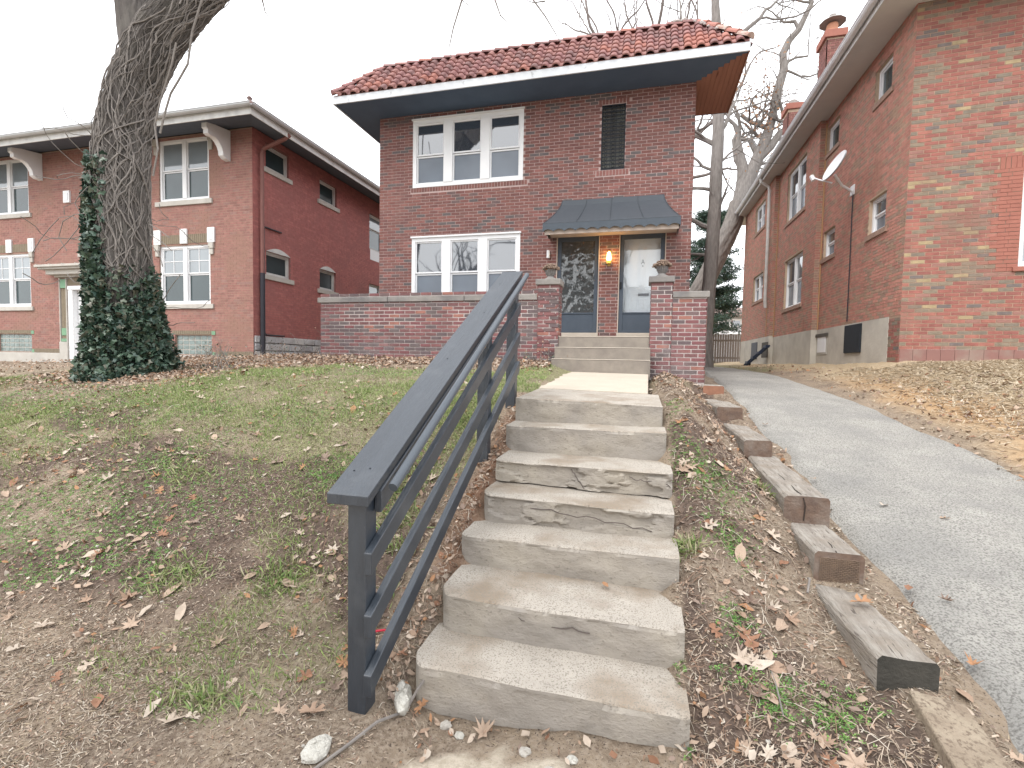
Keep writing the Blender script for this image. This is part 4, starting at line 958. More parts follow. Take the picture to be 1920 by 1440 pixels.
# stone base, keystones, lintel bands
q = MB(); q.fbox(FLF, -.03, 4.78, 1.40, 1.655, -.1, .03); q.fbox(FLF, 7.1, 12.4, 1.30, 1.655, -.1, .03); q.build('stone_base', LIME, lb, bevel=.01)
q = MB(); q.fbox(FLF, 6.95, 12.4, 1.18, 1.299, -.05, .28); q.build('brick_ledge', mat('red_ledge', (.30, .10, .08), (.25, .085, .07), scale=12), lb)
OLB = mat('olive_brick_band', (.24, .20, .145), (.20, .165, .12), scale=14, bump=.4)
def soldier_band(F, u0, u1, v0, v1, n, parent, d0=-.02, d1=.012):
    q = MB(); st = (u1 - u0) / n
    for i_ in range(n): q.fbox(F, u0 + i_ * st + .004, u0 + (i_ + 1) * st - .004, v0, v1, d0, d1, back=False)
    q.build('soldier_course', OLB, parent, kind='stuff')
for a, b in ((X(-11.6), X(-13.45)), (X(-18.5), X(-20.4))):
    soldier_band(FLF, a, b, 4.80, 5.05, 26, lb)
    for c in (a - .02, (a + b) / 2, b + .02):
        q = MB(); q.fbox(FLF, c - .12, c + .12, 4.79, 5.20, 0, .05); q.fbox(FLF, c - .07, c + .07, 4.86, 5.13, .05, .065); q.build('key_block', WHITE, lb, bevel=.008)
    for c in (a - .03, b + .03):
        q = MB(); q.fbox(FLF, c - .08, c + .08, 4.62, 4.78, 0, .07); q.fbox(FLF, c - .06, c + .06, 4.46, 4.62, 0, .05); q.build('label_stop', LIME, lb, bevel=.012)
        q = MB(); q.fbox(FLF, c - .08, c + .08, 7.55, 7.74, 0, .07); q.fbox(FLF, c - .06, c + .06, 7.3, 7.545, 0, .05); q.build('label_stop', LIME, lb, bevel=.012)
q = MB(); q.fbox(FLF, X(-17.05) , X(-16.8), 6.2, 6.55, .0, .05); q.fbox(FLF, X(-17.0), X(-16.85), 6.27, 6.48, .05, .065); q.build('key_block', WHITE, lb)
for a, b in ((X(-11.5), X(-13.0)), (X(-18.5), X(-20.2))):
    soldier_band(FLF, a, b, 2.25, 2.36, 20, lb)
    q = MB(); q.fbox(FLF, a - .01, a + .11, 2.24, 2.34, .0, .016); q.fbox(FLF, a - .01, a + .09, 1.66, 1.76, .0, .016); q.build('green_tile', GREENP, lb)
soldier_band(FLF, 0.0, 1.2, 1.66, 1.78, 18, lb, d1=.014); soldier_band(FLF, 7.2, 8.3, 1.66, 1.78, 18, lb, d1=.014)
# entrance surround
du0, du1 = X(-15.2), X(-16.98)
en = MB(); en.fbox(FLF, du0 - .12, du1 + .12, 1.40, 3.62, -.35, -.12); en.build('door_recess', WHITE, lb)
q = MB(); q.fbox(FLF, du1 - .18, du1, 1.40, 3.58, -.12, .03); q.fbox(FLF, du0, du0 + .18, 1.40, 3.58, -.12, .03); q.fbox(FLF, du0, du1, 3.58, 3.70, -.12, .05); DF = q.build('door_frame', WHITE, lb, bevel=.01)
q = MB(); q.fbox(FLF, du1 - .62, du1 - .58, 1.45, 3.45, -.12, -.02); q.fbox(FLF, du0 + .3, du1 - .62, 1.45, 3.45, -.1, -.06); Dd = q.build('door', WHITE, lb)
q = MB(); q.fbox(FLF, du0 + .5, du1 - .8, 2.2, 3.3, -.06, -.05); q.build('pane', GLASSD, Dd)
for c in (du0 - .18, du1 + .18):
    q = MB(); q.fbox(FLF, c - .17, c + .17, 1.38, 2.0, -.02, .07); q.build('plinth', LIME, lb, bevel=.01)
    soldier_band(FLF, c - .11, c + .11, 2.1, 3.62, 2, lb, d1=.02)
    q = MB()
    for e in (-.15, .13): q.fbox(FLF, c + e, c + e + .03, 2.0, 3.95, 0, .05)
    q.build('pilaster_strip', LIME, lb)
    q = MB(); q.fbox(FLF, c - .12, c + .12, 3.64, 3.92, 0, .04); q.fbox(FLF, c - .12, c + .12, 2.01, 2.1, 0, .04); q.fbox(FLF, c - .1, c + .1, 2.2, 2.42, .02, .04); q.build('green_tile', GREENP, lb)
soldier_band(FLF, du0 - .02, du1 + .02, 3.72, 3.95, 24, lb, d1=.02)
q = MB(); q.fbox(FLF, du0 - .42, du1 + .42, 3.96, 4.02, 0, .12); q.fbox(FLF, du0 - .55, du1 + .55, 4.02, 4.16, 0, .26); q.fbox(FLF, du0 - .72, du1 + .72, 4.16, 4.22, 0, .36); q.fbox(FLF, du0 - .78, du1 + .78, 4.22, 4.29, 0, .42)
for i_ in range(7): u = du0 - .7 + i_ * (du1 - du0 + 1.4) / 6; q.fbox(FLF, u - .02, u + .02, 4.29, 4.31, 0, .42)
q.build('entablature', LIME, lb, bevel=.008)
# side windows
for i_, o in enumerate(so):
    W = window(lb, FLS, *o, units=1, d=-.06, fw=.055, gt=GLASSD if i_ < 4 else GLASSC, gb=GLASSD, rail=i_ >= 4, frame=OFFW, sill=.12 if i_ < 4 else None, sillh=.13, split=.6)
    if i_ in (2, 3):
        q = MB(); u0, u1, v0, v1 = o; pts = [FLS(u0 + (u1 - u0) * t, v1 + .14 * math.sin(math.pi * t), -.005) for t in np.linspace(0, 1, 12)]
        q.prism(pts, FLS.N * .018); q.build('arch_head', OFFW, lb)
q = MB(); q.fbox(FLS, so[4][0] + .05, so[4][1] - .05, 5.48, 5.875, -.05, .01); q.build('panel_box', WHITE, lb)
# rubble foundation along the side: stones one by one
q = MB(); q.fbox(FLS, 0.02, 13, 1.3, 2.185, -.2, .0); fnd = q.build('foundation', mat('old_mortar', (.30, .30, .30), (.24, .24, .24)), lb)
rr = random.Random(6); z = 1.42
for r in range(4):
    h = [.17, .20, .19, .19][r]; u = .03 + rr.uniform(-.0, .0)
    while u < 4.6:
        L_ = rr.uniform(.22, .55); u2 = min(u + L_, 4.62); q = MB(); j = lambda: rr.uniform(-.012, .012)
        q.box8([FLS(u + .012, z + .01, .0), FLS(u2 + j(), z + .01 + j(), .0), FLS(u2 - .012, z + .01, -.1), FLS(u, z + .01, -.1), FLS(u + .012 + j(), z + h + j() * .5, .0), FLS(u2 + j(), z + h - .004, .0), FLS(u2 - .012, z + h, -.1), FLS(u, z + h, -.1)])
        for i2 in (0, 1, 4, 5): q.v[i2] = tuple(Vector(q.v[i2]) + FLS.N * (.035 + rr.uniform(-.01, .015)))
        q.build('stone', RUBB[rr.randrange(3)], fnd, bevel=.012); u = u2 + .02
    z += h + .02
# eaves, gutter, roof
OV = .92; ez0, ez1 = 7.56, 7.80
ex, ey = LX + OV, LY - 1.05; xl, yk = LX - 12.9, LY + 13.6
q = MB()
q.add([(xl, LY, ez1), (LX, LY, ez1), (ex, ey, ez0), (xl, ey, ez0)], [(0, 1, 2, 3)]); q.add([(LX, LY, ez1), (LX, yk, ez1), (ex, yk, ez0), (ex, ey, ez0)], [(0, 1, 2, 3)])
q.build('soffit', DARKS, lb)
q = MB(); q.box(xl, ex - .02, ey - .0, ey + .025, ez0 - .03, ez0 + .10); q.box(ex - .025, ex, ey, yk, ez0 - .03, ez0 + .10); q.build('fascia', OFFW, lb)
def gutter(nm, A, B, side, par, mt=GALV, r=.075):
    A, B, side = Vector(A), Vector(B), Vector(side); q = MB(); P = []
    for t in np.linspace(math.pi, 2 * math.pi, 7): P.append(side * (r * math.cos(t)) * -1 + Vector((0, 0, r * math.sin(t))))
    P += [side * -r + Vector((0, 0, .03)), side * (-r * .85) + Vector((0, 0, .03))] if False else []
    vs = [A + p for p in P] + [B + p for p in P]; n = len(P); q.add(vs, [(i_, i_ + 1, n + i_ + 1, n + i_) for i_ in range(n - 1)])
    q.tube([A + P[-1 if (P[-1] - side * r).length < .001 else 0], B + P[-1 if (P[-1] - side * r).length < .001 else 0]], .012, 6); q.tube([A + P[0], B + P[0]], .008, 5); q.tube([A + P[-1], B + P[-1]], .008, 5)
    return q.build(nm, mt, par, smooth=False)
gutter('gutter', (xl, ey - .08, ez0 + .19), (ex + .1, ey - .08, ez0 + .19), (0, -1, 0), lb); gutter('gutter', (ex + .08, ey - .1, ez0 + .19), (ex + .08, yk, ez0 + .19), (1, 0, 0), lb)
q = MB(); q.box(xl, ex, ey - .01, ey + .3, ez0 + .10, ez0 + .18); q.box(ex - .3, ex + .01, ey + .3, yk, ez0 + .10, ez0 + .18); q.build('crown_moulding', OFFW, lb)
zc = ez0 + .2; cx1, cy1 = (xl + ex) / 2, (ey + yk) / 2
q = MB(); q.add([(xl, ey, zc), (ex, ey, zc), (ex, yk, zc), (xl, yk, zc), (cx1, cy1, zc + .9)], [(0, 1, 4), (1, 2, 4), (2, 3, 4), (3, 0, 4)]); q.build('roof', ROOFG, lb)
q = MB(); q.lathe((ex - .12, ey + .1, zc - .02), [(.12, 0), (.13, .06), (.09, .12), (.05, .16), (.045, .19), (.07, .21), (.03, .26)], 10); q.build('finial', mat('brown_finial', (.20, .14, .13), rough=.9), lb, smooth=True)
# brackets under the eaves
for bx in (-11.0, -18.02, -22.2):
    E0 = ey + .28; pts = [(E0, 7.66), (E0, 7.50), (E0 + .05, 7.48), (E0 + .05, 7.38), (E0 + .13, 7.35), (E0 + .24, 7.36)]
    for t in np.linspace(0, 1, 6): pts.append((E0 + .26 + .26 * math.sin(t * math.pi / 2), 7.36 - .25 * (1 - math.cos(t * math.pi / 2)) - .10 * t))
    pts += [(E0 + .53, 7.0), (LY - .16, 6.95), (LY - .002, 6.93), (LY - .002, 7.74)]
    q = MB(); q.prism([(bx - .08, y, z) for y, z in pts], (.16, 0, 0)); q.build('eave_bracket', WHITE, lb, bevel=.008)
# downspout at the corner, black lower length, black conduit
q = MB(); q.tube([(ex + .02, ey + 1.35, 7.62), (ex - .1, ey + 1.3, 7.5), (LX + .14, LY + .25, 7.30), (LX + .11, LY + .22, 7.15), (LX + .11, LY + .22, 3.95)], .055, 10); q.build('downspout', BROWNP, lb)
q = MB(); q.tube([(LX + .11, LY + .22, 3.95), (LX + .11, LY + .22, 1.5)], .065, 10)
q.build('lower_downspout', BLACKP, lb)
q = MB(); q.tube([(LX + .04, LY + 1.05, 5.25), (LX + .04, LY + .38, 5.25), (LX + .04, LY + .36, 5.2), (LX + .04, LY + .36, 2.35), (LX + .04, LY + .42, 2.27), (LX + .04, LY + 1.15, 2.27)], .022, 6); q.build('conduit', BLACKP, lb)

# ================================================================== RIGHT NEIGHBOUR
RX, RY = 4.62, 10.62
rb = thing('apartment_house', 'red and tan brick building with white gutter, right of the driveway', 'house', (7.5, RY, 1.7))
ph = rad(6)
FRF = Frame((RX, RY, 0), (math.cos(ph), -math.sin(ph), 0), (-math.sin(ph), -math.cos(ph), 0))
RZT = 8.28
fwn = (1.62, 2.6, 3.45, 5.12)
brick_wall(rb, FRF, 0, 6.0, 2.02, RZT, [fwn], RB, RM, nind=300, proud=.005, rnd=random.Random(41), weights=[5, 5, 4, 3.4, 2.6, .6, 3, 1.4], wname='front_wall',
           soldiers=[(1.30, 2.9, 5.13, 5.33, None)] )
# orange brick surround of that window
q = MB(); rs = random.Random(2)
v = 3.38
while v < 5.12:
    w_ = .40 if int((v - 3.38) / .0677) % 2 else .30
    q.fbox(FRF, 1.62 - w_, 1.62 - w_ * .5 - .005, v, v + .0585, 0, .009, back=False); q.fbox(FRF, 1.62 - w_ * .5 + .003, 1.619, v, v + .0585, 0, .009, back=False); v += .0677
for k_ in range(22): q.fbox(FRF, 1.30 + k_ * .0735, 1.30 + k_ * .0735 + .0635, 5.13, 5.33, 0, .012, back=False)
q.build('orange_surround', ORB, rb, kind='stuff')
window(rb, FRF, *fwn, units=1, d=-.05, fw=.07, gt=GLASSC, gb=GLASSC, sill=.08, sillm=ORB, sillh=.08)
q = MB(); v = 1.62   # water table of upright blocks
for k_ in range(29): q.fbox(FRF, .012 + k_ * .205, .212 + k_ * .205, 1.66, 2.019, -.02, .006, back=False)
q.build('base_blocks', mat('painted_base', (.27, .145, .125), (.24, .13, .115), scale=6, c3=(.30, .24, .20), s3=2.5, t3=.6), rb, kind='stuff')
q = MB(); q.fbox(FRF, -.1, 6, 1.3, 1.655, -.3, .05); q.build('footing', FOUND, rb)
def side_wall(Xp, y0, y1, ops, zb, nm, n=0, seed=1, zt=RZT):
    F = Frame((Xp, y0, 0), (0, 1, 0), (-1, 0, 0)); o2 = [(a - y0, b - y0, c, d_) for a, b, c, d_ in ops]
    brick_wall(rb, F, 0, y1 - y0, zb, zt, o2, RSB, RSM, nind=n, proud=.005, rnd=random.Random(seed), wname=nm); return F, o2
W1, W2, W3, W4 = (11.45, 12.2, 7.18, 7.88), (14.13, 14.98, 7.26, 7.95), (11.42, 12.2, 4.47, 5.2), (14.08, 14.9, 4.52, 5.22)
W5, W6 = (16.1, 17.95, 6.28, 7.85), (16.05, 17.9, 3.5, 5.05); W7, W8 = (20.3, 21.9, 6.9, 7.9), (20.2, 21.85, 4.17, 5.18)
XA, XB, XCc = RX, 4.47, 4.33
FA, oA = side_wall(XA, 10.62, 15.02, [W1, W2, W3, W4], 2.66, 'side_wall', 0, 51)
brick_wall(rb, Frame((XA, 10.62, 0), (0, 1, 0), (-1, 0, 0)), 0, .43, 1.74, 2.655, [], RB, RM, 0, rnd=random.Random(3), weights=[6, 5, 5, 3, 2.4, .8, 3, 1.5], wname='corner_wall', proud=.005)
FB, oB = side_wall(XB, 15.02, 18.95, [W5, W6], 2.66, 'bay_wall', 0, 52)
FC, oC = side_wall(XCc, 18.95, 23.9, [W7, W8], 2.70, 'rear_side_wall', 0, 53)
for (x0, x1, y) in ((XB, XA, 15.02), (XCc, XB, 18.95)):
    brick_wall(rb, Frame((x0, y, 0), (1, 0, 0), (0, -1, 0)), 0, x1 - x0, 2.66, RZT, [], [RSB[2], RSB[4]], RSM, 0, wname='bay_return')
for F, ops, un in ((FA, oA, 1), (FB, oB, 2), (FC, oC, 2)):
    for i_, o in enumerate(ops):
        small = F is FA
        W = window(rb, F, *o, units=un, d=-.07, fw=.06, mull=.12, gt=(GLASSD if small and i_ < 2 else GLASS), gb=(GLASSD if small and i_ < 2 else GLASSL), rail=not (small and i_ < 2))
        q = MB(); n = int((o[1] - o[0] + .2) / .068)
        for k_ in range(n): q.fbox(F, o[0] - .1 + k_ * .068, o[0] - .1 + k_ * .068 + .058, o[2] - .11, o[2] - .005, -.02, .035, back=False)
        q.build('brick_sill', RSB[4], W, kind='stuff')
# foundation
q = MB(); q.box(RX - .012, RX + .3, 11.052, 15.0, 1.2, 2.655); q.box(XB - .012, RX, 15.0, 18.93, 1.2, 2.655); q.box(XCc - .012, RX, 18.93, 23.9, 1.2, 2.695)
fd = q.build('foundation', FOUND, rb)
q = MB(); q.box(RX - .03, RX - .013, 14.2, 14.95, 1.95, 2.5); q.box(RX - .03, RX - .013, 12.95, 13.05, 1.98, 2.66); q.build('rust_stain_patch', FOUND, fd) if False else None
q = MB(); q.box(RX - .03, RX - .0125, 12.93, 13.73, 1.96, 2.66) if False else None
def panel(y0, y1, z0, z1, Xp, mt, nm, dep=.04, par=fd):
    q = MB(); q.box(Xp - .012 - dep, Xp - .0125, y0, y1, z0, z1); return q.build(nm, mt, par, bevel=.006)
panel(12.20, 13.05, 1.99, 2.62, RX, BLACK, 'black_vent_panel')
w_ = panel(14.2, 14.95, 1.98, 2.5, RX, LIME, 'basement_window', .012); panel(14.28, 14.70, 2.02, 2.42, RX - .012, WHITE, 'pane_board', .008, w_) if False else None
q = MB(); q.box(RX - .034, RX - .0245, 14.28, 14.87, 2.04, 2.44); q.build('board', WHITE, w_); q = MB(); q.box(RX - .05, RX - .0246, 14.15, 15.0, 2.45, 2.53); q.build('lintel', mat('dark_lintel', (.1, .09, .08)), w_)
w2 = panel(18.96, 19.9, 1.95, 2.5, XCc, mat('window_hole', (.10, .09, .08)), 'basement_window', .01)
panel(20.6, 21.5, 1.9, 2.55, XCc, mat('grey_panel', (.12, .125, .14)), 'grey_panel')
q = MB(); q.box(RX + .02, 10.6, 23.8, 23.9, 1.5, RZT); q.build('rear_wall', RSB[0], rb)
# eaves
gx = 4.0; gz = 8.20; fy0 = 9.9
q = MB(); q.add([(gx, fy0, gz), (12, fy0 - .9, gz), (12, 12, gz), (gx, 25.3, gz), (RX + 2, 25.3, gz)], [(0, 1, 2, 4, 3)]); q.build('soffit', GREYS, rb)
q = MB(); q.box(gx - .02, gx + .01, fy0 - .02, 25.3, gz - .03, gz + .12)
q.prism([(gx, fy0 - .01, gz - .03), (12, fy0 - .91, gz - .03), (12, fy0 - .91, gz + .12), (gx, fy0 - .01, gz + .12)], (0, .02, 0)); q.build('fascia', OFFW, rb)
gutter('gutter', (gx - .1, fy0 - .1, gz + .14), (gx - .1, 25.35, gz + .14), (-1, 0, 0), rb, mt=mat('white_gutter', (.72, .73, .75), (.62, .63, .65), scale=4, rough=.5), r=.08)
q = MB(); q.add([(gx, fy0, gz + .15), (12, fy0 - .9, gz + .15), (12, 25.3, gz + .15), (gx, 25.3, gz + .15), (8.5, 17, gz + 1.3)], [(0, 1, 4), (1, 2, 4), (2, 3, 4), (3, 0, 4)]); q.build('roof', ROOFG, rb)
q = MB(); q.tube([(gx - .08, 19.3, gz + .06), (gx - .06, 19.3, gz - .06), (XCc - .13, 19.35, gz - .22), (XCc - .09, 19.35, gz - .36), (XCc - .09, 19.35, 3.95), (XCc - .07, 19.35, 3.72)], .05, 10); q.build('downspout', OFFW, rb)
q = MB(); q.tube([(XCc - .02, 19.35, 3.75), (XCc - .02, 19.35, 2.7)], .012, 5); q.tube([(XA - .02, 14.97, 8.1), (XA - .02, 14.97, 2.66)], .018, 5); q.tube([(XB - .02, 18.9, 8.0), (XB - .02, 18.9, 2.66)], .016, 5)
q.build('joint_sealant', mat('tan_sealant', (.45, .27, .14)), rb, kind='stuff')
# chimneys
def chimney(x0, x1, y0, z1, lab_pot):
    ch = MB(); ch.box(x0 + .01, x1 - .01, y0 + .01, y0 + .65, 7.9, z1 - .1); C_ = ch.build('chimney', RSM, rb)
    rr = random.Random(int(y0)); B_ = MB()
    for Fx, L_ in ((Frame((x0, y0, 0), (1, 0, 0), (0, -1, 0)), x1 - x0), (Frame((x0, y0, 0), (0, 1, 0), (-1, 0, 0)), .66)):
        v = 7.9; r = 0
        while v < z1 - .3:
            u = -(r % 2) * .105
            while u < L_:
                a, b = max(u, 0), min(u + .203, L_)
                if b - a > .03: B_.use(MAIN_B[rr.choice([0, 1, 4, 6, 3])]); B_.fbox(Fx, a, b, v, v + .0575, -.02, .0, back=False)
                u += .213
            v += .0677; r += 1
    B_.build('chimney_bricks', None, C_, kind='stuff')
    q = MB(); q.box(x0 - .06, x1 + .06, y0 - .06, y0 + .72, z1 - .20, z1); q.build('chimney_cap', ORB, C_, bevel=.01)
    cx3, cy3 = (x0 + x1) / 2, y0 + .33
    if lab_pot:
        q = MB(); q.lathe((cx3, cy3, z1), [(.13, 0), (.15, .28), (.14, .34)], 12); q.build('chimney_pot', mat('clay_pot', (.55, .28, .18)), C_)
        q = MB(); q.lathe((cx3, cy3, z1 + .38), [(.34, 0), (.20, .10), (.10, .17), (.09, .22), (.0, .23)], 10)
        for sx in (-.14, .14): q.tube([(cx3 + sx, cy3, z1 + .3), (cx3 + sx, cy3, z1 + .42)], .012, 4)
        q.build('rain_hat', mat('weathered_metal', (.30, .27, .25), (.22, .2, .19), rough=.7), C_)
    else:
        q = MB(); q.lathe((cx3, cy3, z1), [(.22, 0), (.16, .14), (.14, .22), (.1, .25)], 10); q.build('rain_hat', mat('weathered_metal', (.30, .27, .25)), C_)
chimney(4.78, 5.22, 15.9, 11.05, True)
chimney(4.78, 5.24, 19.6, 10.9, False)
# satellite dish
ds = thing('satellite_dish', 'grey satellite dish on an arm fixed to the brick side wall right of the driveway', 'satellite dish', (RX, 13.08, 5.75))
q = MB(); q.tube([(RX - .01, 13.08, 5.70), (RX - .28, 12.95, 5.82), (4.12, 12.75, 6.0)], .028, 8); q.box(RX - .03, RX - .006, 12.98, 13.18, 5.62, 5.84); q.build('mounting_arm', SATM, ds)
dc = Vector((4.07, 12.55, 6.12)); dn = Vector((-.88, -.16, .44)).normalized()
q = MB(); uu = dn.orthogonal().normalized(); vv = dn.cross(uu); 
vs = []; R0 = .31
for r in range(6):
    for k_ in range(20):
        th = 2 * math.pi * k_ / 20; rr_ = R0 * r / 5; vs.append(dc + uu * rr_ * math.cos(th) + vv * rr_ * 1.1 * math.sin(th) + dn * (.5 * rr_ * rr_))
q.add(vs, [(r * 20 + k_, r * 20 + (k_ + 1) % 20, (r + 1) * 20 + (k_ + 1) % 20, (r + 1) * 20 + k_) for r in range(5) for k_ in range(20)])
q.add([v - dn * .02 for v in vs], [(r * 20 + (k_ + 1) % 20, r * 20 + k_, (r + 1) * 20 + k_, (r + 1) * 20 + (k_ + 1) % 20) for r in range(5) for k_ in range(20)])
q.build('reflector', SATM, ds, smooth=True)
q = MB(); q.tube([dc - vv * .1 + Vector((0, 0, -.28)), Vector((3.86, 12.95, 5.98)), Vector((3.80, 13.1, 6.08))], .018, 6); q.tube([(3.80, 13.1, 6.02), (3.76, 13.14, 6.14)], .05, 8); q.build('receiver_arm', SATM, ds)
q = MB(); q.tube([(RX - .02, 13.03, 5.66), (RX - .025, 13.02, 5.2), (RX - .025, 13.0, 4.0), (RX - .025, 13.0, 2.72)], .012, 5); q.build('cable', BLACKP, ds)
# folded dark frame leaning by the basement window
it = thing('folded_cart', 'dark blue folded frame leaning against the concrete foundation far up the driveway', 'cart', (3.9, 19.3, 1.62))
q = MB()
for dx in (0, .18): q.tube([(3.75 + dx * .2, 19.9 - dx, 1.66), (4.22 + dx * .2, 18.7 - dx, 2.35)], .04, 6)
for t in (.1, .35, .6, .9): q.box(3.72 + .47 * t, 3.84 + .47 * t, 19.62 - 1.2 * t, 20.0 - 1.2 * t, 1.66 + .69 * t, 1.74 + .69 * t)
q.build('frame', mat('dark_blue_plastic', (.03, .045, .09), (.02, .03, .05), rough=.5), it)
q = MB(); q.tube([(3.9, 19.95, 1.72), (3.96, 19.95, 1.72)], .1, 12); q.build('wheel', BLACK, it)

# ================================================================== TREES
def limb(mb, P, D, r, length, depth, rnd, out, up=.12, wob=.22, split=(2, 3), shrink=.66, minr=.004, sides=6, droop=0):
    """recursive crooked branch"""
    n = max(3, int(length / (.35 if r > .05 else .22))); pts = [Vector(P)]; rs = [r]; d = Vector(D).normalized(); st = length / n
    for i_ in range(n):
        d = (d + Vector((rnd.gauss(0, wob), rnd.gauss(0, wob), rnd.gauss(0, wob) + up - droop * (1 - r / .1 if r < .1 else 0))) * .5).normalized()
        pts.append(pts[-1] + d * st); rs.append(max(minr, r * (1 - .45 * (i_ + 1) / n)))
    mb.tube(pts, rs, sides if r > .03 else 4, cap=False)
    if depth <= 0 or rs[-1] < minr * 1.05:
        out.append(pts[-1]); return
    k = rnd.randint(*split)
    for j_ in range(k):
        ii = len(pts) - 1 if j_ == 0 else rnd.randint(max(1, n // 3), n)
        ax = d.orthogonal(); ax.rotate(Matrix.Rotation(rnd.uniform(0, 6.28), 3, d)); sp = .35 if j_ == 0 else rnd.uniform(.5, .95)
        nd = (d + ax * sp).normalized()
        limb(mb, pts[ii], nd, rs[ii] * (.85 if j_ == 0 else rnd.uniform(.45, .7)), length * rnd.uniform(.6, .85), depth - 1, rnd, out, up, wob, split, shrink, minr, sides, droop)

def rough_trunk(pts, rr, n, rings, amp, name, mt, parent, seed=0, twist=0.):
    """dense trunk with furrowed ridges as geometry"""
    pts = [Vector(p) for p in pts]; L_ = [0]
    for a, b in zip(pts[:-1], pts[1:]): L_.append(L_[-1] + (b - a).length)
    T = np.linspace(0, L_[-1], rings); cx_ = [np.interp(T, L_, [p[k_] for p in pts]) for k_ in range(3)]; r_i = np.interp(T, L_, rr)
    # smooth the centre line
    ker = np.ones(9) / 9
    for k_ in range(3):
        a = np.pad(cx_[k_], 4, mode='edge'); s = np.convolve(a, ker, 'valid'); cx_[k_] = np.where((np.arange(rings) > 3) & (np.arange(rings) < rings - 4), s, cx_[k_])
    C = np.stack(cx_, -1); tan = np.gradient(C, axis=0); tan /= np.linalg.norm(tan, axis=1)[:, None]
    ref = np.array([0., 1, 0]); a = ref - tan * (tan @ ref)[:, None]; a /= np.linalg.norm(a, axis=1)[:, None]; b = np.cross(tan, a)
    th = np.linspace(0, 2 * np.pi, n, endpoint=False)
    TH, TT = np.meshgrid(th, T)
    cxs = np.cos(TH) * 3 + 7 + seed; sns = np.sin(TH) * 3 + 11
    ridg = np.abs(vn(TH * n / (6.0 if n > 200 else 9.0) + fbm(TT * 2, cxs, 2) * 2.5, TT * 2.6 + seed) - .5) * 2
    d = amp * (.6 - ridg) + .05 * (fbm(cxs * .7, TT * 1.2 + sns * .7, 3) - .5)
    R_ = r_i[:, None] + d
    V = C[:, None, :] + (a[:, None, :] * np.cos(TH)[..., None] + b[:, None, :] * np.sin(TH)[..., None]) * R_[..., None]
    i_, j_ = np.meshgrid(np.arange(rings - 1), np.arange(n), indexing='ij'); q_ = (i_ * n + j_).ravel(); q1 = (i_ * n + (j_ + 1) % n).ravel()
    o = npmesh(name, V.reshape(-1, 3), np.stack([q_, q1, q1 + n, q_ + n], -1), [mt], parent=parent, smooth=True)
    return o, C, r_i, a, b

# ---- big leaning tree with ivy on the left lawn
bt = thing('oak_tree', 'huge leaning tree with furrowed bark, wrapped in vines and ivy, on the left lawn', 'tree', (-7.57, 5.8, 1.35))
tp = [(-7.58, 5.8, 1.2), (-7.6, 5.8, 1.8), (-7.68, 5.8, 2.6), (-7.75, 5.84, 3.8), (-7.76, 5.9, 5.0), (-7.6, 5.97, 5.75), (-7.27, 6.07, 6.45), (-6.85, 6.2, 7.0), (-6.2, 6.45, 7.75), (-5.3, 6.6, 8.6)]
tr_ = [.48, .41, .37, .345, .32, .30, .30, .28, .26, .25]
_, TC, TRr, Ta, Tb = rough_trunk(tp, tr_, 260, 300, .045, 'trunk', BARK, bt, 2)
rough_trunk([(-7.5, 6.0, 5.9), (-7.62, 6.05, 6.6), (-7.72, 6.05, 7.4), (-7.8, 6.1, 8.4)], [.22, .23, .22, .19], 90, 80, .03, 'limb', BARK, bt, 5)
q = MB(); tips = []; rn = random.Random(17)
limb(q, (-7.8, 6.1, 8.3), (-.1, 0, 1), .27, 2.4, 5, rn, tips, up=.1, minr=.008)
limb(q, (-5.35, 6.6, 8.55), (.75, .15, .55), .33, 2.6, 5, rn, tips, up=.03, minr=.008)
limb(q, (-5.6, 6.6, 8.4), (.2, .5, .9), .2, 2.4, 4, rn, tips, up=.08, minr=.008)
# long limb over the lawn with drooping twigs seen against the sky
q.tube([(-5.35, 6.6, 8.55), (-4.2, 6.9, 9.6), (-3.0, 7.2, 10.0), (-1.6, 7.4, 10.2), (-.2, 7.4, 10.3)], [.2, .15, .11, .07, .04], 7, cap=False)
q.build('branches', BARK2, bt)
q = MB()
def P_at(px_, py_, Y):
    d = (RT * (px_ - 960) + UP * (720 - py_)) / FPX + _f; return EYE + d * (Y / d.y)
for pl_, r in (([(880, -160), (868, -60), (866, 0), (850, 52), (843, 85), (845, 108)], .022), ([(866, 0), (885, 15), (898, 40)], .008), ([(925, -80), (928, 0), (938, 28), (955, 45)], .02), ([(938, 28), (936, 32)], .01),
               ([(990, -80), (1000, 0), (1022, 30), (1040, 60), (1052, 80)], .018), ([(1022, 2), (1000, 5), (975, -4)], .012), ([(494, -60), (492, 0), (497, 22), (510, 42)], .02), ([(510, -40), (516, 0), (526, 14)], .012), ([(494, 0), (484, 10)], .006), ([(1075, -60), (1090, 0), (1086, 30), (1090, 62)], .014)):
    pts = [P_at(x, y, 7.4) for x, y in pl_]; q.tube(pts, [r * (1 - .75 * i_ / (len(pts) - 1)) for i_ in range(len(pts))], 5)
q.build('drooping_twig', BARK2, bt, kind='stuff')

iv = thing('ivy', 'dark ivy and bare grey vine stems climbing the huge leaning tree', 'ivy', (-7.5, 5.6, 1.4))
def on_trunk(zi, th, off):
    i_ = int(np.clip(zi, 0, len(TC) - 1)); return Vector(TC[i_] + (Ta[i_] * math.cos(th) + Tb[i_] * math.sin(th)) * (TRr[i_] + off))
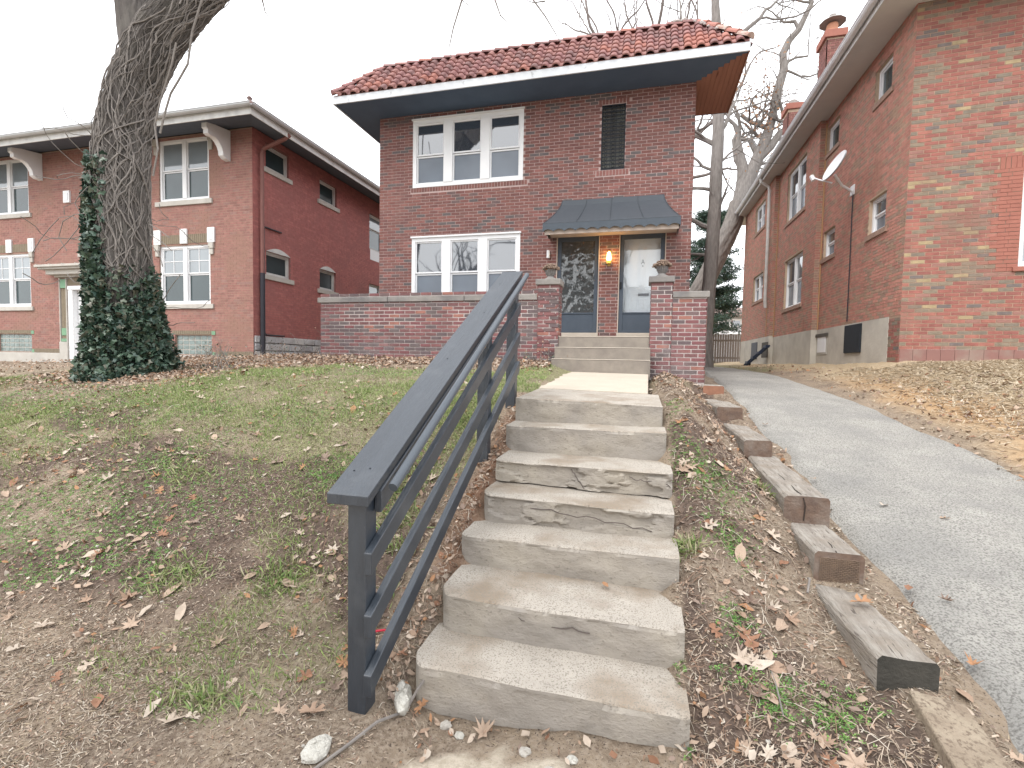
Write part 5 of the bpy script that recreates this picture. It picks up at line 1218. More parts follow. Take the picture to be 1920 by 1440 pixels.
# a is +Y-ish, b = tan x a -> -X-ish ; camera side is around th = pi (facing -Y), towards +X
q = MB(); rn = random.Random(5); nR = len(TC)
for k_ in range(230):
    i0 = rn.uniform(0, nR * .75); i1 = min(nR - 1, i0 + rn.uniform(20, 150)); th = rn.uniform(2.2, 5.9); dth = 0; off = rn.uniform(.0, .025); pts = []; s = i0
    while s < i1:
        pts.append(on_trunk(s, th, off + rn.uniform(-.01, .015))); dth = dth * .8 + rn.gauss(0, .07); th += dth; s += rn.uniform(2.2, 4.5)
        off = min(.045, max(0.0, off + rn.uniform(-.012, .012)))
    if len(pts) > 2:
        r = rn.choice([.004, .005, .006, .008, .010, .014]); q.tube(pts, [r * (1 - .35 * i_ / len(pts)) for i_ in range(len(pts))], 5)
q.tube([P_at(x, y, 5.3) for x, y in ((300, 250), (308, 215), (320, 175), (335, 150), (352, 120), (360, 60), (372, 20), (385, -20))], [.014] * 8, 5)
q.tube([P_at(x, y, 5.3) for x, y in ((287, 330), (296, 280), (290, 235), (300, 190), (322, 120), (330, 80))], [.013] * 6, 5)
for k_ in range(16):   # loose stems springing out to the sides
    th = rn.choice([2.3, 2.6, 5.3, 5.6, 2.4, 5.5]); i_ = rn.uniform(25, 150); p = on_trunk(i_, th, .03); d = (p - Vector(TC[int(i_)])).normalized(); pts = [p]
    for s in range(rn.randint(4, 9)): d = (d + Vector((rn.gauss(0, .35), rn.gauss(0, .35), rn.gauss(.05, .35)))).normalized(); pts.append(pts[-1] + d * .11)
    q.tube(pts, [.006] * len(pts), 4)
# thin bare twigs reaching left over the neighbour's wall
for a in ([(160, 400), (140, 402), (118, 415), (110, 445), (125, 470)], [(165, 350), (150, 365), (140, 380), (150, 400)], [(165, 395), (145, 430), (125, 455), (100, 480), (85, 490)], [(160, 420), (135, 405), (110, 408)], [(110, 410), (95, 425), (75, 450), (60, 475)], [(282, 440), (305, 455), (322, 470)], [(280, 420), (300, 432), (318, 446)], [(285, 460), (300, 480), (305, 500)]):
    q.tube([P_at(x, y, 5.4) for x, y in a], [.006] * len(a), 4)
q.build('vine_stems', VINE, iv, kind='stuff')
# ivy leaves: points in the bands the plant covers
pts = []
rn = random.Random(9)
while len(pts) < 7000:
    s = rn.random(); i_ = rn.uniform(0, nR * .53); h = 0
    th = rn.uniform(2.0, 6.1)
    zz = TC[int(i_)][2]
    left = th < 3.55     # towards -X in the picture
    cov = 1.0 if zz < 2.25 else (max(0, 1 - (zz - 2.25) / .75) if not left else (max(.25, 1 - (zz - 2.6) / 2.2) if zz < 4.6 else 0))
    if 3.2 < th < 3.55 and zz > 3.0: cov *= .5
    if 3.55 < th < 4.5 and zz > 2.35: cov *= .45
    if rn.random() > cov: continue
    flare = max(0, 2.3 - zz) * .13 * rn.random() if zz < 2.3 else 0
    th2 = th
    if not left: flare *= 1.5
    pts.append(on_trunk(i_, th2, .02 + rn.random() * .09 + flare))
for k_ in range(1500):
    a = rn.uniform(0, 6.28); r = .38 + .22 * rn.random() ** .7; x = -7.45 + r * math.cos(a) * 1.05; y = 5.65 + r * math.sin(a); pts.append(Vector((x, y, tz1(x, y) + rn.random() * .22 * (1.2 - r))))
ivt = [(0, -.1, 0), (.5, -.25, .06), (.62, .2, -.03), (.25, .35, .05), (0, .85, -.08), (-.25, .35, .05), (-.62, .2, -.03), (-.5, -.25, .06), (0, .2, .1)]
ivf = [(8, i_, (i_ + 1) % 8) for i_ in range(8)]
P_ = np.array([tuple(p) for p in pts])
scatter('ivy_leaves', P_, ivt, ivf, IVY, RNG.uniform(.028, .095, len(P_)), tilt=.9, mi=RNG.choice(5, len(P_), p=[.3, .28, .22, .12, .08]), parent=iv, kind='stuff')

# ---- bare trees behind the house
def bare_tree(label, base, pts, rs, branches, seed, mt=BARK2, crown=True):
    t = thing('bare_tree', label, 'tree', base)
    rough_trunk(pts, rs, 40, 90, .02, 'trunk', mt, t, seed)
    q = MB(); tips = []; rn = random.Random(seed)
    for (p, d, r, L_, dep) in branches: limb(q, p, d, r, L_, dep, rn, tips, up=.07, wob=.34, minr=.008, split=(2, 3))
    q.build('branches', mt, t); return t, tips
Y1 = 17.
tA, tipsA = bare_tree('straight grey bare tree trunk rising just right of the house', (1.98, Y1, 1.6), [(1.96, Y1, 1.5), (2.0, Y1, 2.6), (2.1, Y1, 4.8), (2.15, Y1, 7.0), (2.18, Y1, 9.0), (2.05, Y1, 11.5), (1.9, Y1, 13.5)], [.34, .22, .205, .19, .165, .13, .10],
    [((2.12, Y1, 6.0), (-.9, 0, .35), .08, 1.8, 3), ((2.1, Y1, 5.2), (-.8, -.2, -.1), .05, 1.3, 2), ((2.15, Y1, 7.2), (-.8, .2, .2), .06, 1.5, 3), ((2.15, Y1, 7.8), (-.9, 0, .05), .05, 1.6, 3), ((2.15, Y1, 8.6), (-.7, 0, .5), .08, 1.8, 4),
     ((2.15, Y1, 8.9), (.6, .2, .8), .07, 1.7, 4), ((1.95, Y1, 13.), (0, 0, 1), .11, 2.4, 5), ((2.0, Y1, 11.5), (.6, .1, .7), .09, 2.2, 5), ((2.05, Y1, 10.5), (-.6, .1, .8), .09, 2.4, 5), ((2.17, Y1, 8.), (.7, 0, .5), .04, 1.2, 3), ((2.15, Y1, 6.3), (.6, -.1, .7), .05, 1.0, 3)], 61)
Y2 = 24.
def PT(x, y, Y=Y2): return P_at(x, y, Y)
tB = thing('bare_tree', 'thick leaning tree with twisting limbs and a few brown leaves left of the chimneys', 'tree', (.9, Y2, 1.7))
rough_trunk([(.6, Y2, 1.5), (1.3, Y2, 3.0), PT(1316, 540), PT(1350, 470), PT(1378, 410), PT(1385, 380)], [.55, .46, .42, .39, .37, .36], 60, 90, .05, 'trunk', BARK3, tB, 9)
rough_trunk([PT(1385, 385), PT(1392, 350), PT(1395, 325), PT(1388, 295), PT(1382, 270), PT(1385, 250)], [.30, .27, .24, .20, .15, .10], 30, 40, .02, 'limb', BARK2, tB, 3)
rough_trunk([PT(1385, 385), PT(1400, 345), PT(1415, 310), PT(1432, 270), PT(1445, 235), PT(1452, 200)], [.34, .30, .26, .22, .18, .14], 40, 50, .015, 'limb', BARK2, tB, 4)
q = MB(); rn = random.Random(12); tipsB = []
for a, r0, r1 in (([(1385, 250), (1378, 235), (1370, 225)], .13, .05), ([(1395, 325), (1380, 300), (1376, 262), (1388, 240), (1384, 215), (1372, 190)], .12, .05), ([(1420, 300), (1445, 275), (1462, 250), (1490, 235)], .2, .12), ([(1418, 285), (1405, 262), (1385, 262)], .14, .07),
                 ([(1452, 205), (1458, 170), (1470, 130), (1468, 100), (1480, 75), (1498, 55), (1510, 30), (1522, 5), (1512, -40)], .20, .08), ([(1498, 55), (1490, 40), (1470, 42), (1455, 30)], .09, .03), ([(1470, 130), (1478, 115), (1492, 108), (1515, 105)], .08, .04),
                 ([(1440, 240), (1425, 235), (1405, 228), (1390, 215)], .12, .07), ([(1432, 270), (1460, 262), (1490, 250)], .09, .04), ([(1450, 300), (1430, 308), (1410, 318)], .06, .03)):
    pp = [PT(x, y) for x, y in a]; q.tube(pp, list(np.linspace(r0, r1, len(pp))), 8)
    for _ in range(4):
        i_ = rn.randint(1, len(pp) - 1); d = Vector((rn.uniform(-1, 1), rn.uniform(-.3, .3), rn.uniform(-.1, 1))); limb(q, pp[i_], d, max(.03, r1 * .7), 1.5, 3, rn, tipsB, up=.06, wob=.4, minr=.008)
q.build('branches', BARK2, tB)
lp = []
for p in tipsB:
    if rn.random() < .3:
        for _ in range(rn.randint(1, 4)): lp.append((p.x + rn.gauss(0, .12), p.y + rn.gauss(0, .12), p.z + rn.gauss(0, .12)))
for _ in range(330): c = PT(rn.gauss(1425, 30), rn.gauss(205, 38), Y2 - .5); lp.append(tuple(c))
scatter('clinging_leaves', np.array(lp), [(0, -.5, 0), (.3, 0, .1), (0, .5, 0), (-.3, 0, .1)], [(0, 1, 2), (0, 2, 3)], [BROWNL[3], BROWNL[4], BROWNL[1]], RNG.uniform(.08, .17, len(lp)), tilt=1.2, parent=tB, kind='stuff')
def far_tree(lab, x, y, h, seed, d0=(0, 0, 1), r=.3):
    z = tz1(x, y); t = thing('bare_tree', lab, 'tree', (x, y, z)); rn = random.Random(seed); q = MB(); q.tube([(x, y, z - .2), (x + .1, y, z + h * .22), (x, y, z + h * .45)], [r * 1.2, r, r * .8], 10); q.build('trunk', BARK2, t)
    q = MB(); tips = []
    for k_ in range(5): limb(q, (x, y, z + h * (.42 - .03 * k_)), (d0[0] + rn.gauss(0, .5), rn.gauss(0, .4), 1), r * .6, h * .2, 6, rn, tips, up=.14, wob=.3, minr=.011, sides=5)
    q.build('branches', TWIGM, t)
far_tree('tall bare tree behind the tiled roof, its upper twigs above the ridge near the middle', -1.6, 27, 25, 71, r=.3)
far_tree('bare tree whose fan of twigs shows above the right end of the tiled roof', 1.2, 25, 25, 73, r=.34)
far_tree('thin bare tree seen in the gap left of the main house, far behind', -9.0, 40, 9.5, 75, r=.2)
# evergreen
eg = thing('evergreen_tree', 'dark green conifer behind the bare trunks, beyond the driveway', 'tree', (2.6, 30, 1.7)); rn = random.Random(33)
q = MB(); q.tube([(3.7, 30, 1.6), (3.8, 30, 6), (3.5, 30, 10.3)], [.25, .17, .03], 8); q.build('trunk', BARK2, eg)
q = MB(); npts = []
for k_ in range(150):
    z = 3.2 + 7.0 * rn.random(); L_ = (.8 + 1.5 * (1 - (z - 3.3) / 7.0)) * rn.uniform(.55, 1.1); th = rn.uniform(0, 6.28); c = Vector((3.7, 30, z)); d = Vector((math.cos(th), math.sin(th), rn.uniform(-.15, .3))); pts = [c]
    for s in range(6): pts.append(pts[-1] + d * L_ / 6); d.z += rn.uniform(-.05, .09)
    q.tube(pts, [.035, .03, .025, .02, .016, .012, .008], 4)
    for p in pts[2:]:
        for _ in range(52): npts.append((p.x + rn.gauss(0, .14), p.y + rn.gauss(0, .14), p.z + rn.gauss(.02, .09)))
q.build('boughs', BARK2, eg)
scatter('needle_clumps', np.array(npts), [(0, -.5, 0), (.16, 0, .1), (0, .5, 0), (-.16, 0, .1)], [(0, 1, 2), (0, 2, 3)], NEED, RNG.uniform(.10, .2, len(npts)), tilt=1.0, parent=eg, kind='stuff')
# wooden fence + far house
fz = thing('wooden_fence', 'grey weathered board fence at the far end of the driveway', 'fence', (3.3, 30.5, 1.7))
for k_ in range(44):
    x = .2 + k_ * .135; q = MB(); h = 3.42 + rn.uniform(-.03, .03); q.box(x, x + .118, 30.5, 30.52, 1.5, h); q.build('board', FENW, fz)
q = MB(); q.box(.2, 6.2, 30.525, 30.56, 2.0, 2.1); q.box(.2, 6.2, 30.525, 30.56, 3.0, 3.1); q.build('fence_rail', FENW, fz)
fh = thing('far_house', 'far pale house with white windows beyond the wooden fence', 'house', (5, 44, 1.7))
q = MB(); q.box(1.5, 10, 44, 52, 1.5, 5.75); q.build('wall', mat('pale_siding', (.55, .56, .58), (.5, .5, .52)), fh)
q = MB(); q.add([(1, 43.4, 5.75), (10.5, 43.4, 5.75), (10.5, 52.6, 5.75), (1, 52.6, 5.75), (4, 48, 7.0), (7.5, 48, 7.0)], [(0, 1, 5, 4), (1, 2, 5), (2, 3, 4, 5), (3, 0, 4)]); q.box(1, 10.5, 43.4, 43.5, 5.6, 5.75); q.build('roof', mat('brown_shingle', (.24, .17, .15), (.18, .13, .115)), fh)
FH = Frame((0, 44, 0), (1, 0, 0), (0, -1, 0))
for u in (2.6, 3.9, 5.3, 7.0): window(fh, FH, u, u + 1.0, 4.2, 5.45, d=.05, fw=.12)
# ---- across the street (seen only as reflections in the windows)
def street_tree(x, y, r, h, seed, lab):
    t = thing('street_tree', lab, 'tree', (x, y, 0)); rn = random.Random(seed); q = MB(); dx = rn.uniform(-.1, .1)
    q.tube([(x, y, -.2), (x + dx, y, 1.2), (x + dx * 3, y, h * .3), (x + dx * 5, y, h * .42)], [r * 1.4, r, r * .9, r * .75], 12); q.build('trunk', BARK, t)
    q = MB(); tips = []
    for k_ in range(6): limb(q, (x + dx * 4.6, y, h * (.41 - .04 * k_)), (rn.gauss(0, .7), rn.gauss(0, .5), 1), r * .5, h * .17, 5, rn, tips, up=.1, wob=.28, minr=.012, sides=6)
    q.build('branches', BARK, t)
for a in ((-3.4, -2.6, .40, 13, 81, 'bare street tree behind the viewer, mirrored in the left panes'), (-1.2, -2.8, .32, 14, 82, 'bare street tree behind the viewer, mirrored in the middle panes'), (-13, -14, .4, 16, 83, 'bare tree across the street, far left'), (-4, -15, .35, 15, 84, 'bare tree across the street, nearly opposite the house'), (5, -14, .4, 16, 85, 'bare tree across the street, to the right')):
    street_tree(*a)
ah = thing('opposite_house', 'tan brick house across the street behind the viewer', 'house', (-4, -24, 0))
q = MB(); q.box(-11, 3, -32, -24, -.3, 6.4); q.build('wall', LB[0], ah); q = MB(); q.add([(-11.6, -23.4, 6.3), (3.6, -23.4, 6.3), (3.6, -32.6, 6.3), (-11.6, -32.6, 6.3), (-8, -28, 9), (0, -28, 9)], [(0, 1, 5, 4), (1, 2, 5), (2, 3, 4, 5), (3, 0, 4)]); q.build('roof', ROOFG, ah)
for u in (-9.5, -6.2, -1.5):
    for v in (1.2, 4.0): window(ah, Frame((0, -24, 0), (1, 0, 0), (0, 1, 0)), u, u + 1.4, v, v + 1.5, units=2, d=.03)

# ================================================================== GROUND COVER
def rnd_pts(n, x0, x1, y0, y1): return RNG.uniform(x0, x1, n), RNG.uniform(y0, y1, n)
def inside_hard(x, y):
    st_ = (x > -1.03) & (x < np.where(y < 2.8, .17, .225)) & (y > 2.03) & (y < 5.25)
    dr = (x > 1.42 + .25 * (fbm(x * 9, y * 9, 2) - .45)) & (x < 3.1)
    wkk = (x > -1.06 - .1 * (y - 5.2)) & (x < .12) & (y > 5.15) & (y < 8.5)
    hs = (y > 8.3) & (x > -6.2) & (x < 1.05)
    po = ((x > -1.26) & (x < -1.1) & (y < 2.05) & (y > 1.85)) | ((x > -.78) & (x < .05) & (y < 1.93) & (vn(x * 60, y * 60) > .1))
    return st_ | dr | wkk | hs | (y > 10.4) & (x > 4.2) | (x < -10.1) & (y > 11.0) | po
def place(x, y, off=0.): return np.stack([x, y, tz(x, y) + off], -1)
# near-biased sampling: uniform over the picture rather than over the ground
def view_pts(n, x0, x1, y0, y1, p=1.0):
    t = RNG.uniform(0, 1, n * 3); y = y0 * (y1 / y0) ** t; x = RNG.uniform(x0, x1, n * 3)
    keep = RNG.uniform(0, 1, n * 3) < 1; ok = keep & ~inside_hard(x, y); return x[ok][:n], y[ok][:n]
# grass blades
bl = [(-.5, 0, 0), (.5, 0, 0), (.35, .16, .55), (0, .55, 1.0)]; bf = [(0, 1, 2), (0, 2, 3)]
bl = [(x * .075, y, z) for x, y, z in bl]
x, y = view_pts(620000, -9.5, -1.05, 1.3, 8.4); d = f_grass(x, y); k = RNG.uniform(0, 1, len(x)) < d * (.35 + .65 * (fbm(x * 3, y * 3, 3) > .5)); x, y = x[k][:260000], y[k][:260000]
print('grass', len(x))
scatter('grass', place(x, y), bl, bf, GRASSM, RNG.uniform(.02, .048, len(x)) * (1 + .25 * (fbm(x * 2, y * 2) > .62)), tilt=.5, mi=RNG.choice(5, len(x), p=[.27, .2, .24, .15, .14]), kind='stuff', label='short patchy winter lawn on the left bank')
# grass tufts
tx, ty = [], []
for (cx3, cy3, s, n) in [(-2.75, 2.35, .12, 420), (-2.05, 2.45, .10, 420), (-1.9, 1.75, .09, 250), (-1.75, 3.2, .10, 300), (-1.5, 3.0, .10, 260), (.27, 2.98, .05, 260), (-1.45, 2.75, .06, 120), (.55, 1.62, .05, 140), (-1.6, 4.2, .12, 300), (-3.6, 3.2, .15, 300), (-4.4, 4.2, .15, 260), (.9, 3.9, .05, 80)]:
    tx += list(RNG.normal(cx3, s, n)); ty += list(RNG.normal(cy3, s * .6, n))
tx, ty = np.array(tx), np.array(ty); k = ~inside_hard(tx, ty); tx, ty = tx[k], ty[k]
scatter('grass_tufts', place(tx, ty), bl, bf, [GRASSM[0], GRASSM[2], GRASSM[3], GRASSM[1]], RNG.uniform(.03, .08, len(tx)), tilt=.75, kind='stuff')
# clover / chickweed patches
cl = [(0, 0, 0), (.5, -.3, .05), (.6, .25, .12), (0, .1, .03), (-.6, .25, .12), (-.5, -.3, .05), (.2, .7, .1), (-.2, .7, .1)]; cf = [(0, 1, 2), (0, 4, 5), (3, 6, 7)]
x, y = view_pts(130000, -9.5, 1.05, 1.75, 8.3); m_ = fbm(x * 1.3 + 9, y * 1.7 + 4, 4)
strip = (x > .2); thr = np.where(strip, .60, .585 - .02 * (x < -2.4)); k = (m_ > thr) & (y < np.where(strip, 5.0, 7)) & ((x < -1.5) | strip); x, y = x[k][:26000], y[k][:26000]
ex_x, ex_y = [], []
for (a, b, s, n) in [(.46, 3.6, .13, 1100), (.55, 3.1, .08, 400), (.62, 2.25, .06, 260), (.5, 2.6, .05, 200), (.8, 2.2, .05, 200), (.5, 1.9, .04, 120), (-3.2, 2.9, .3, 1500), (-4.2, 3.2, .35, 1200), (-2.3, 3.3, .2, 700), (-1.9, 3.7, .15, 500)]:
    ex_x += list(RNG.normal(a, s, n)); ex_y += list(RNG.normal(b, s, n))
x = np.concatenate([x, ex_x]); y = np.concatenate([y, ex_y]); k = ~inside_hard(x, y); x, y = x[k], y[k]
scatter('clover', place(x, y, .008), cl, cf, CLOV, RNG.uniform(.008, .02, len(x)), tilt=.5, kind='stuff', label='bright green clover and chickweed patches')
# mulch chips / twiggy debris
ch = [(-.5, -.10, 0), (.45, -.16, .05), (.5, .12, .12), (-.3, .16, .04)]; cf2 = [(0, 1, 2), (0, 2, 3)]
x, y = view_pts(270000, -9, 1.5, 1.05, 8.35); k = RNG.uniform(0, 1, len(x)) < np.where((x > .2) | (x < -1.05), .35 + .65 * (fbm(x * 1.7, y * 1.7, 3) > .48), .05) * (1 - .55 * f_grass(x, y)); x, y = x[k], y[k]
print('chips', len(x))
scatter('bark_chips', place(x, y, .003), ch, cf2, CHIPM, RNG.uniform(.005, .026, len(x)) * (.8 + .35 * (x > .2)), tilt=.35, mi=RNG.choice(6, len(x), p=[.28, .25, .16, .14, .13, .04]), kind='stuff')
x, y = view_pts(135000, -9, 1.5, 1.05, 8.35); k = RNG.uniform(0, 1, len(x)) < np.where((x > .2) | (x < -1.05), .12 + .88 * (fbm(x * 1.4 + 7, y * 2.1, 4) > .5), .04); x, y = x[k], y[k]
scatter('dry_fibres', place(x, y, .004), [(-.5, -.02, 0), (0, -.035, .05), (.5, .01, 0), (0, .035, .06)], [(0, 1, 2), (0, 2, 3)], [CHIPM[2], CHIPM[0], CHIPM[5], STRAW[1], CHIPM[1]], RNG.uniform(.015, .06, len(x)), tilt=.3, kind='stuff')
# roots and dry stems on the bank right of the stairs and beside the railing
q = MB(); rn = random.Random(55)
for k_ in range(1900):
    if rn.random() < .55: x_, y_ = rn.uniform(.26, 1.0), 1.5 * (5.5 / 1.5) ** rn.random()
    elif rn.random() < .5: x_, y_ = rn.gauss(-1.1, .12), 1.9 * (4.8 / 1.9) ** rn.random()
    else: x_, y_ = rn.uniform(-6, -1.3), 1.6 * (5.0 / 1.6) ** rn.random()
    if inside_hard(np.array([x_]), np.array([y_]))[0]: continue
    z_ = tz1(x_, y_); a = rn.uniform(0, 6.28); L_ = rn.uniform(.03, .14); pts = []
    for s in range(4): pts.append((x_, y_, z_ + .004 + (.012 if s in (1, 2) else 0))); a += rn.gauss(0, .5); x_ += math.cos(a) * L_ / 3; y_ += math.sin(a) * L_ / 3; z_ = tz1(x_, y_)
    q.use(CHIPM[rn.choice([0, 1, 2, 4, 5, 2])]); q.tube(pts, rn.uniform(.0008, .0019), 3, cap=False)
q.build('dry_stems', None, None, kind='stuff')
# straw on the right yard
x, y = RNG.uniform(3.2, 8.6, 60000), RNG.uniform(4.6, 11.2, 60000); k = (RNG.uniform(0, 1, 60000) < np.clip((x - 3.35) / .8, .12, 1)) & ~inside_hard(x, y); x, y = x[k], y[k]
scatter('straw', place(x, y, .004), [(-.5, -.03, 0), (.5, -.03, .05), (.5, .03, .05), (-.5, .03, 0)], [(0, 1, 2), (0, 2, 3)], STRAW, RNG.uniform(.05, .14, len(x)), tilt=.25, mi=RNG.choice(4, len(x), p=[.35, .25, .25, .15]), kind='stuff', label='tan dead grass and straw on the right yard')
# small-leaf litter (stuff): drifts along the terrace wall, round the tree, beside the railing
lt = [(0, -.5, .04), (.28, -.2, 0), (.32, .15, .07), (0, .5, .0), (-.32, .15, .05), (-.28, -.2, 0)]; lf = [(0, 1, 2), (0, 2, 3), (0, 3, 4), (0, 4, 5)]
LX_, LY_ = [], []
def drift(n, x0, x1, y0, y1):
    global LX_, LY_; a, b = rnd_pts(n, x0, x1, y0, y1); LX_ += list(a); LY_ += list(b)
drift(9000, -6.3, -1.4, 7.5, 8.4); drift(4200, -10, -5.0, 6.6, 9.8); drift(3200, -9.2, -5.9, 4.7, 7.2); drift(700, -6.3, -1.5, 6.9, 7.7); drift(350, .2, 1.0, 7.6, 8.38); drift(420, -1.75, -1.42, 7.7, 8.3)
drift(260, 1.36, 1.62, 1.3, 7.5); drift(1500, -16, -8, 5.2, 10.5); drift(900, 3.1, 5.2, 4.8, 9.5); drift(500, 2.2, 4.2, 11, 20)
a = RNG.normal(-1.08, .09, 800); b = 2.0 * (4.9 / 2.0) ** RNG.uniform(0, 1, 800); LX_ += list(a); LY_ += list(b)
a, b = view_pts(12000, -8.5, 1.0, 1.1, 7.5); kk_ = (fbm(a * 1.6 + 2, b * 1.6, 3) > .47) & ~((a > -2.6) & (a < -1.0) & (b < 2.3) & (RNG.uniform(0, 1, len(a)) < .8)); a, b = a[kk_], b[kk_]; LX_ += list(a); LY_ += list(b)
LX_, LY_ = np.array(LX_), np.array(LY_); k = ~inside_hard(LX_, LY_); LX_, LY_ = LX_[k], LY_[k]
off = np.where(LY_ > 7.5, RNG.uniform(0, .10, len(LX_)) * np.clip((LY_ - 7.3) / 1.0, 0, 1) * (LX_ < -1.4), RNG.uniform(0, .015, len(LX_)))
scatter('leaf_litter', place(LX_, LY_, off + .008), lt, lf, BROWNL, (RNG.uniform(.025, .085, len(LX_)) * np.where(LY_ < 5, .7, 1))[:, None] * np.stack([RNG.uniform(.3, 1.0, len(LX_)), np.ones(len(LX_)), RNG.uniform(.5, 3.0, len(LX_))], -1), tilt=.6, mi=RNG.choice(7, len(LX_), p=[.27, .24, .13, .06, .07, .17, .06]), kind='stuff', label='fallen brown leaves drifted along the walls and lawn')
# individual fallen oak leaves
def leaf_mesh(kind, seed, mt):
    rn = random.Random(seed); out = []
    if kind == 'oak':
        half = [(0.03, -.55), (.05, -.42), (.22, -.44), (.30, -.30), (.10, -.22), (.12, -.10), (.42, -.08), (.50, .10), (.34, .08), (.14, .10), (.13, .2), (.34, .34), (.30, .46), (.12, .34), (.05, .48), (0, .62)]
    elif kind == 'star':
        half = [(.02, -.5), (.08, -.25), (.38, -.36), (.2, -.08), (.55, .12), (.24, .12), (.30, .45), (.10, .26), (0, .62)]
    else:
        half = [(.02, -.5), (.16, -.38), (.30, -.12), (.32, .1), (.22, .33), (.08, .48), (0, .6)]
    half = [(a * rn.uniform(.85, 1.15), b) for a, b in half]
    L_ = half + [(-a * rn.uniform(.85, 1.1), b) for a, b in half[-2:0:-1]] + [(-.02, half[0][1])]
    curl = rn.uniform(.3, 1.5); tw = rn.uniform(-.8, .8); wx = rn.uniform(.55, 1.0)
    vs = []; sp = [(0, -.5), (0, -.2), (0, .1), (0, .35)]
    zf = lambda a, b: curl * (a * a) * 1.2 + .18 * curl * b * b + tw * a * b + .02
    for a, b in L_: vs.append((a * wx, b, zf(a, b) + rn.uniform(-.03, .03)))
    n = len(L_); vs.append((0, 0.02, .01)); fs = [(n, i_, (i_ + 1) % n) for i_ in range(n)]
    me = bpy.data.meshes.new('fallen_leaf'); me.from_pydata(vs, [], fs); me.materials.append(mt); me.update(); return me
LM_ = {k_: [leaf_mesh(k_, 10 * j_ + i_, mt) for j_, mt in enumerate(BROWNL) for i_ in range(2)] for k_ in ('oak', 'star', 'oval')}
rn = random.Random(66)
CN_ = ['tan', 'mid brown', 'pale beige', 'rust red', 'orange brown', 'dark brown', 'cream']
def put_leaf(x, y, s, kind=None, me=None, z=None, label=None, group='fallen oak leaves scattered on the bank', yaw=None, col=None):
    kind = kind or rn.choice(['oak', 'oak', 'star', 'oval']); me = me or (LM_[kind][2 * col] if col is not None else rn.choice(LM_[kind])); o = bpy.data.objects.new('fallen_leaf', me); COL.objects.link(o)
    zz = (tz1(x, y) if z is None else z) + .006 + .12 * s * .3; gx_, gy_ = slope(np.array([x]), np.array([y]), .06)[0] if z is None else (0, 0)
    nrm_ = Vector((-gx_, -gy_, 1)).normalized(); qd = nrm_.to_track_quat('Z', 'Y').to_matrix().to_4x4() @ Matrix.Rotation(yaw if yaw is not None else rn.uniform(0, 6.28), 4, 'Z') @ Matrix.Rotation(rn.gauss(0, .22), 4, 'X')
    o.matrix_world = Matrix.Translation((x, y, zz)) @ qd @ Matrix.Diagonal((s, s, s, 1))
    tag(o, label or 'dry brown lobed leaf lying on the bare soil or thin grass of the bank', 'leaf', group); return o
cnt = 0
while cnt < 285:
    x_ = rn.uniform(-6.5, -1.3) if rn.random() < .72 else rn.uniform(.28, .95); y_ = 1.62 * (5.6 / 1.62) ** rn.random()
    if inside_hard(np.array([x_]), np.array([y_]))[0] or (x_ < -1.3 and px(Vector((x_, y_, tz1(x_, y_)))) is None): continue
    p_ = px(Vector((x_, y_, tz1(x_, y_))))
    if p_ is None or not (0 < p_[0] < 1920 and 0 < p_[1] < 1440): continue
    kd = rn.choice(['oak', 'oak', 'oak', 'star', 'oval', 'oval']); ci = rn.choice([0, 0, 0, 1, 2, 2, 3, 4, 5, 6, 6]); sz = rn.choice([rn.uniform(.05, .09), rn.uniform(.07, .125)])
    zone = ('right of the ' + ('upper' if y_ > 3.1 else 'middle' if y_ > 2.4 else 'lowest') + ' steps') if x_ > 0 else (('on the left grass, high up' if y_ > 3.9 else 'halfway up the left bank' if y_ > 2.5 else 'low on the left bank') + (' near the railing' if x_ > -2.1 else ' toward the left edge' if x_ < -3.6 else ''))
    put_leaf(x_, y_, sz, kd, me=LM_[kd][2 * ci + rn.randint(0, 1)], label='%s %s %s leaf %s' % ('large' if sz > .095 else 'small' if sz < .07 else 'medium', CN_[ci], {'oak': 'lobed', 'star': 'pointed', 'oval': 'oval'}[kd], zone)); cnt += 1
for k_ in range(22):
    x_ = rn.uniform(1.26, 1.5) if rn.random() < .7 else rn.uniform(1.6, 3.2); y_ = 2.0 * (7 / 2.0) ** rn.random(); put_leaf(x_, y_, rn.uniform(.05, .09), label=('dry brown leaf on the asphalt of the driveway' if x_ > 1.6 else 'dry brown leaf on the soil strip between timbers and driveway'), group='leaves along the driveway', z=float(np.interp(y_, P_drv[0], P_drv[1])) + .012 if x_ > 1.45 else None)
put_leaf(1.14, 2.86, .12, 'oak', z=.458, label='orange oak leaf lying on top of the long timber nearest the viewer', group=None, yaw=2.0, col=4)
put_leaf(-.62, 2.0, .11, 'star', label='tan leaf on the dirt just in front of the lowest step', group=None, z=None, col=0)
put_leaf(-.93, 2.03, .09, 'oak', z=.07, label='small brown leaf leaning on the left corner of the lowest step', group=None, col=4)
put_leaf(-.15, 2.70, .06, 'oval', z=.445, label='small orange leaf at the back of the second lowest tread', group=None, col=4)
put_leaf(1.12, 1.72, .13, 'star', z=.26, label='large pale brown leaf on the half-buried timber at bottom right', group=None, col=6)
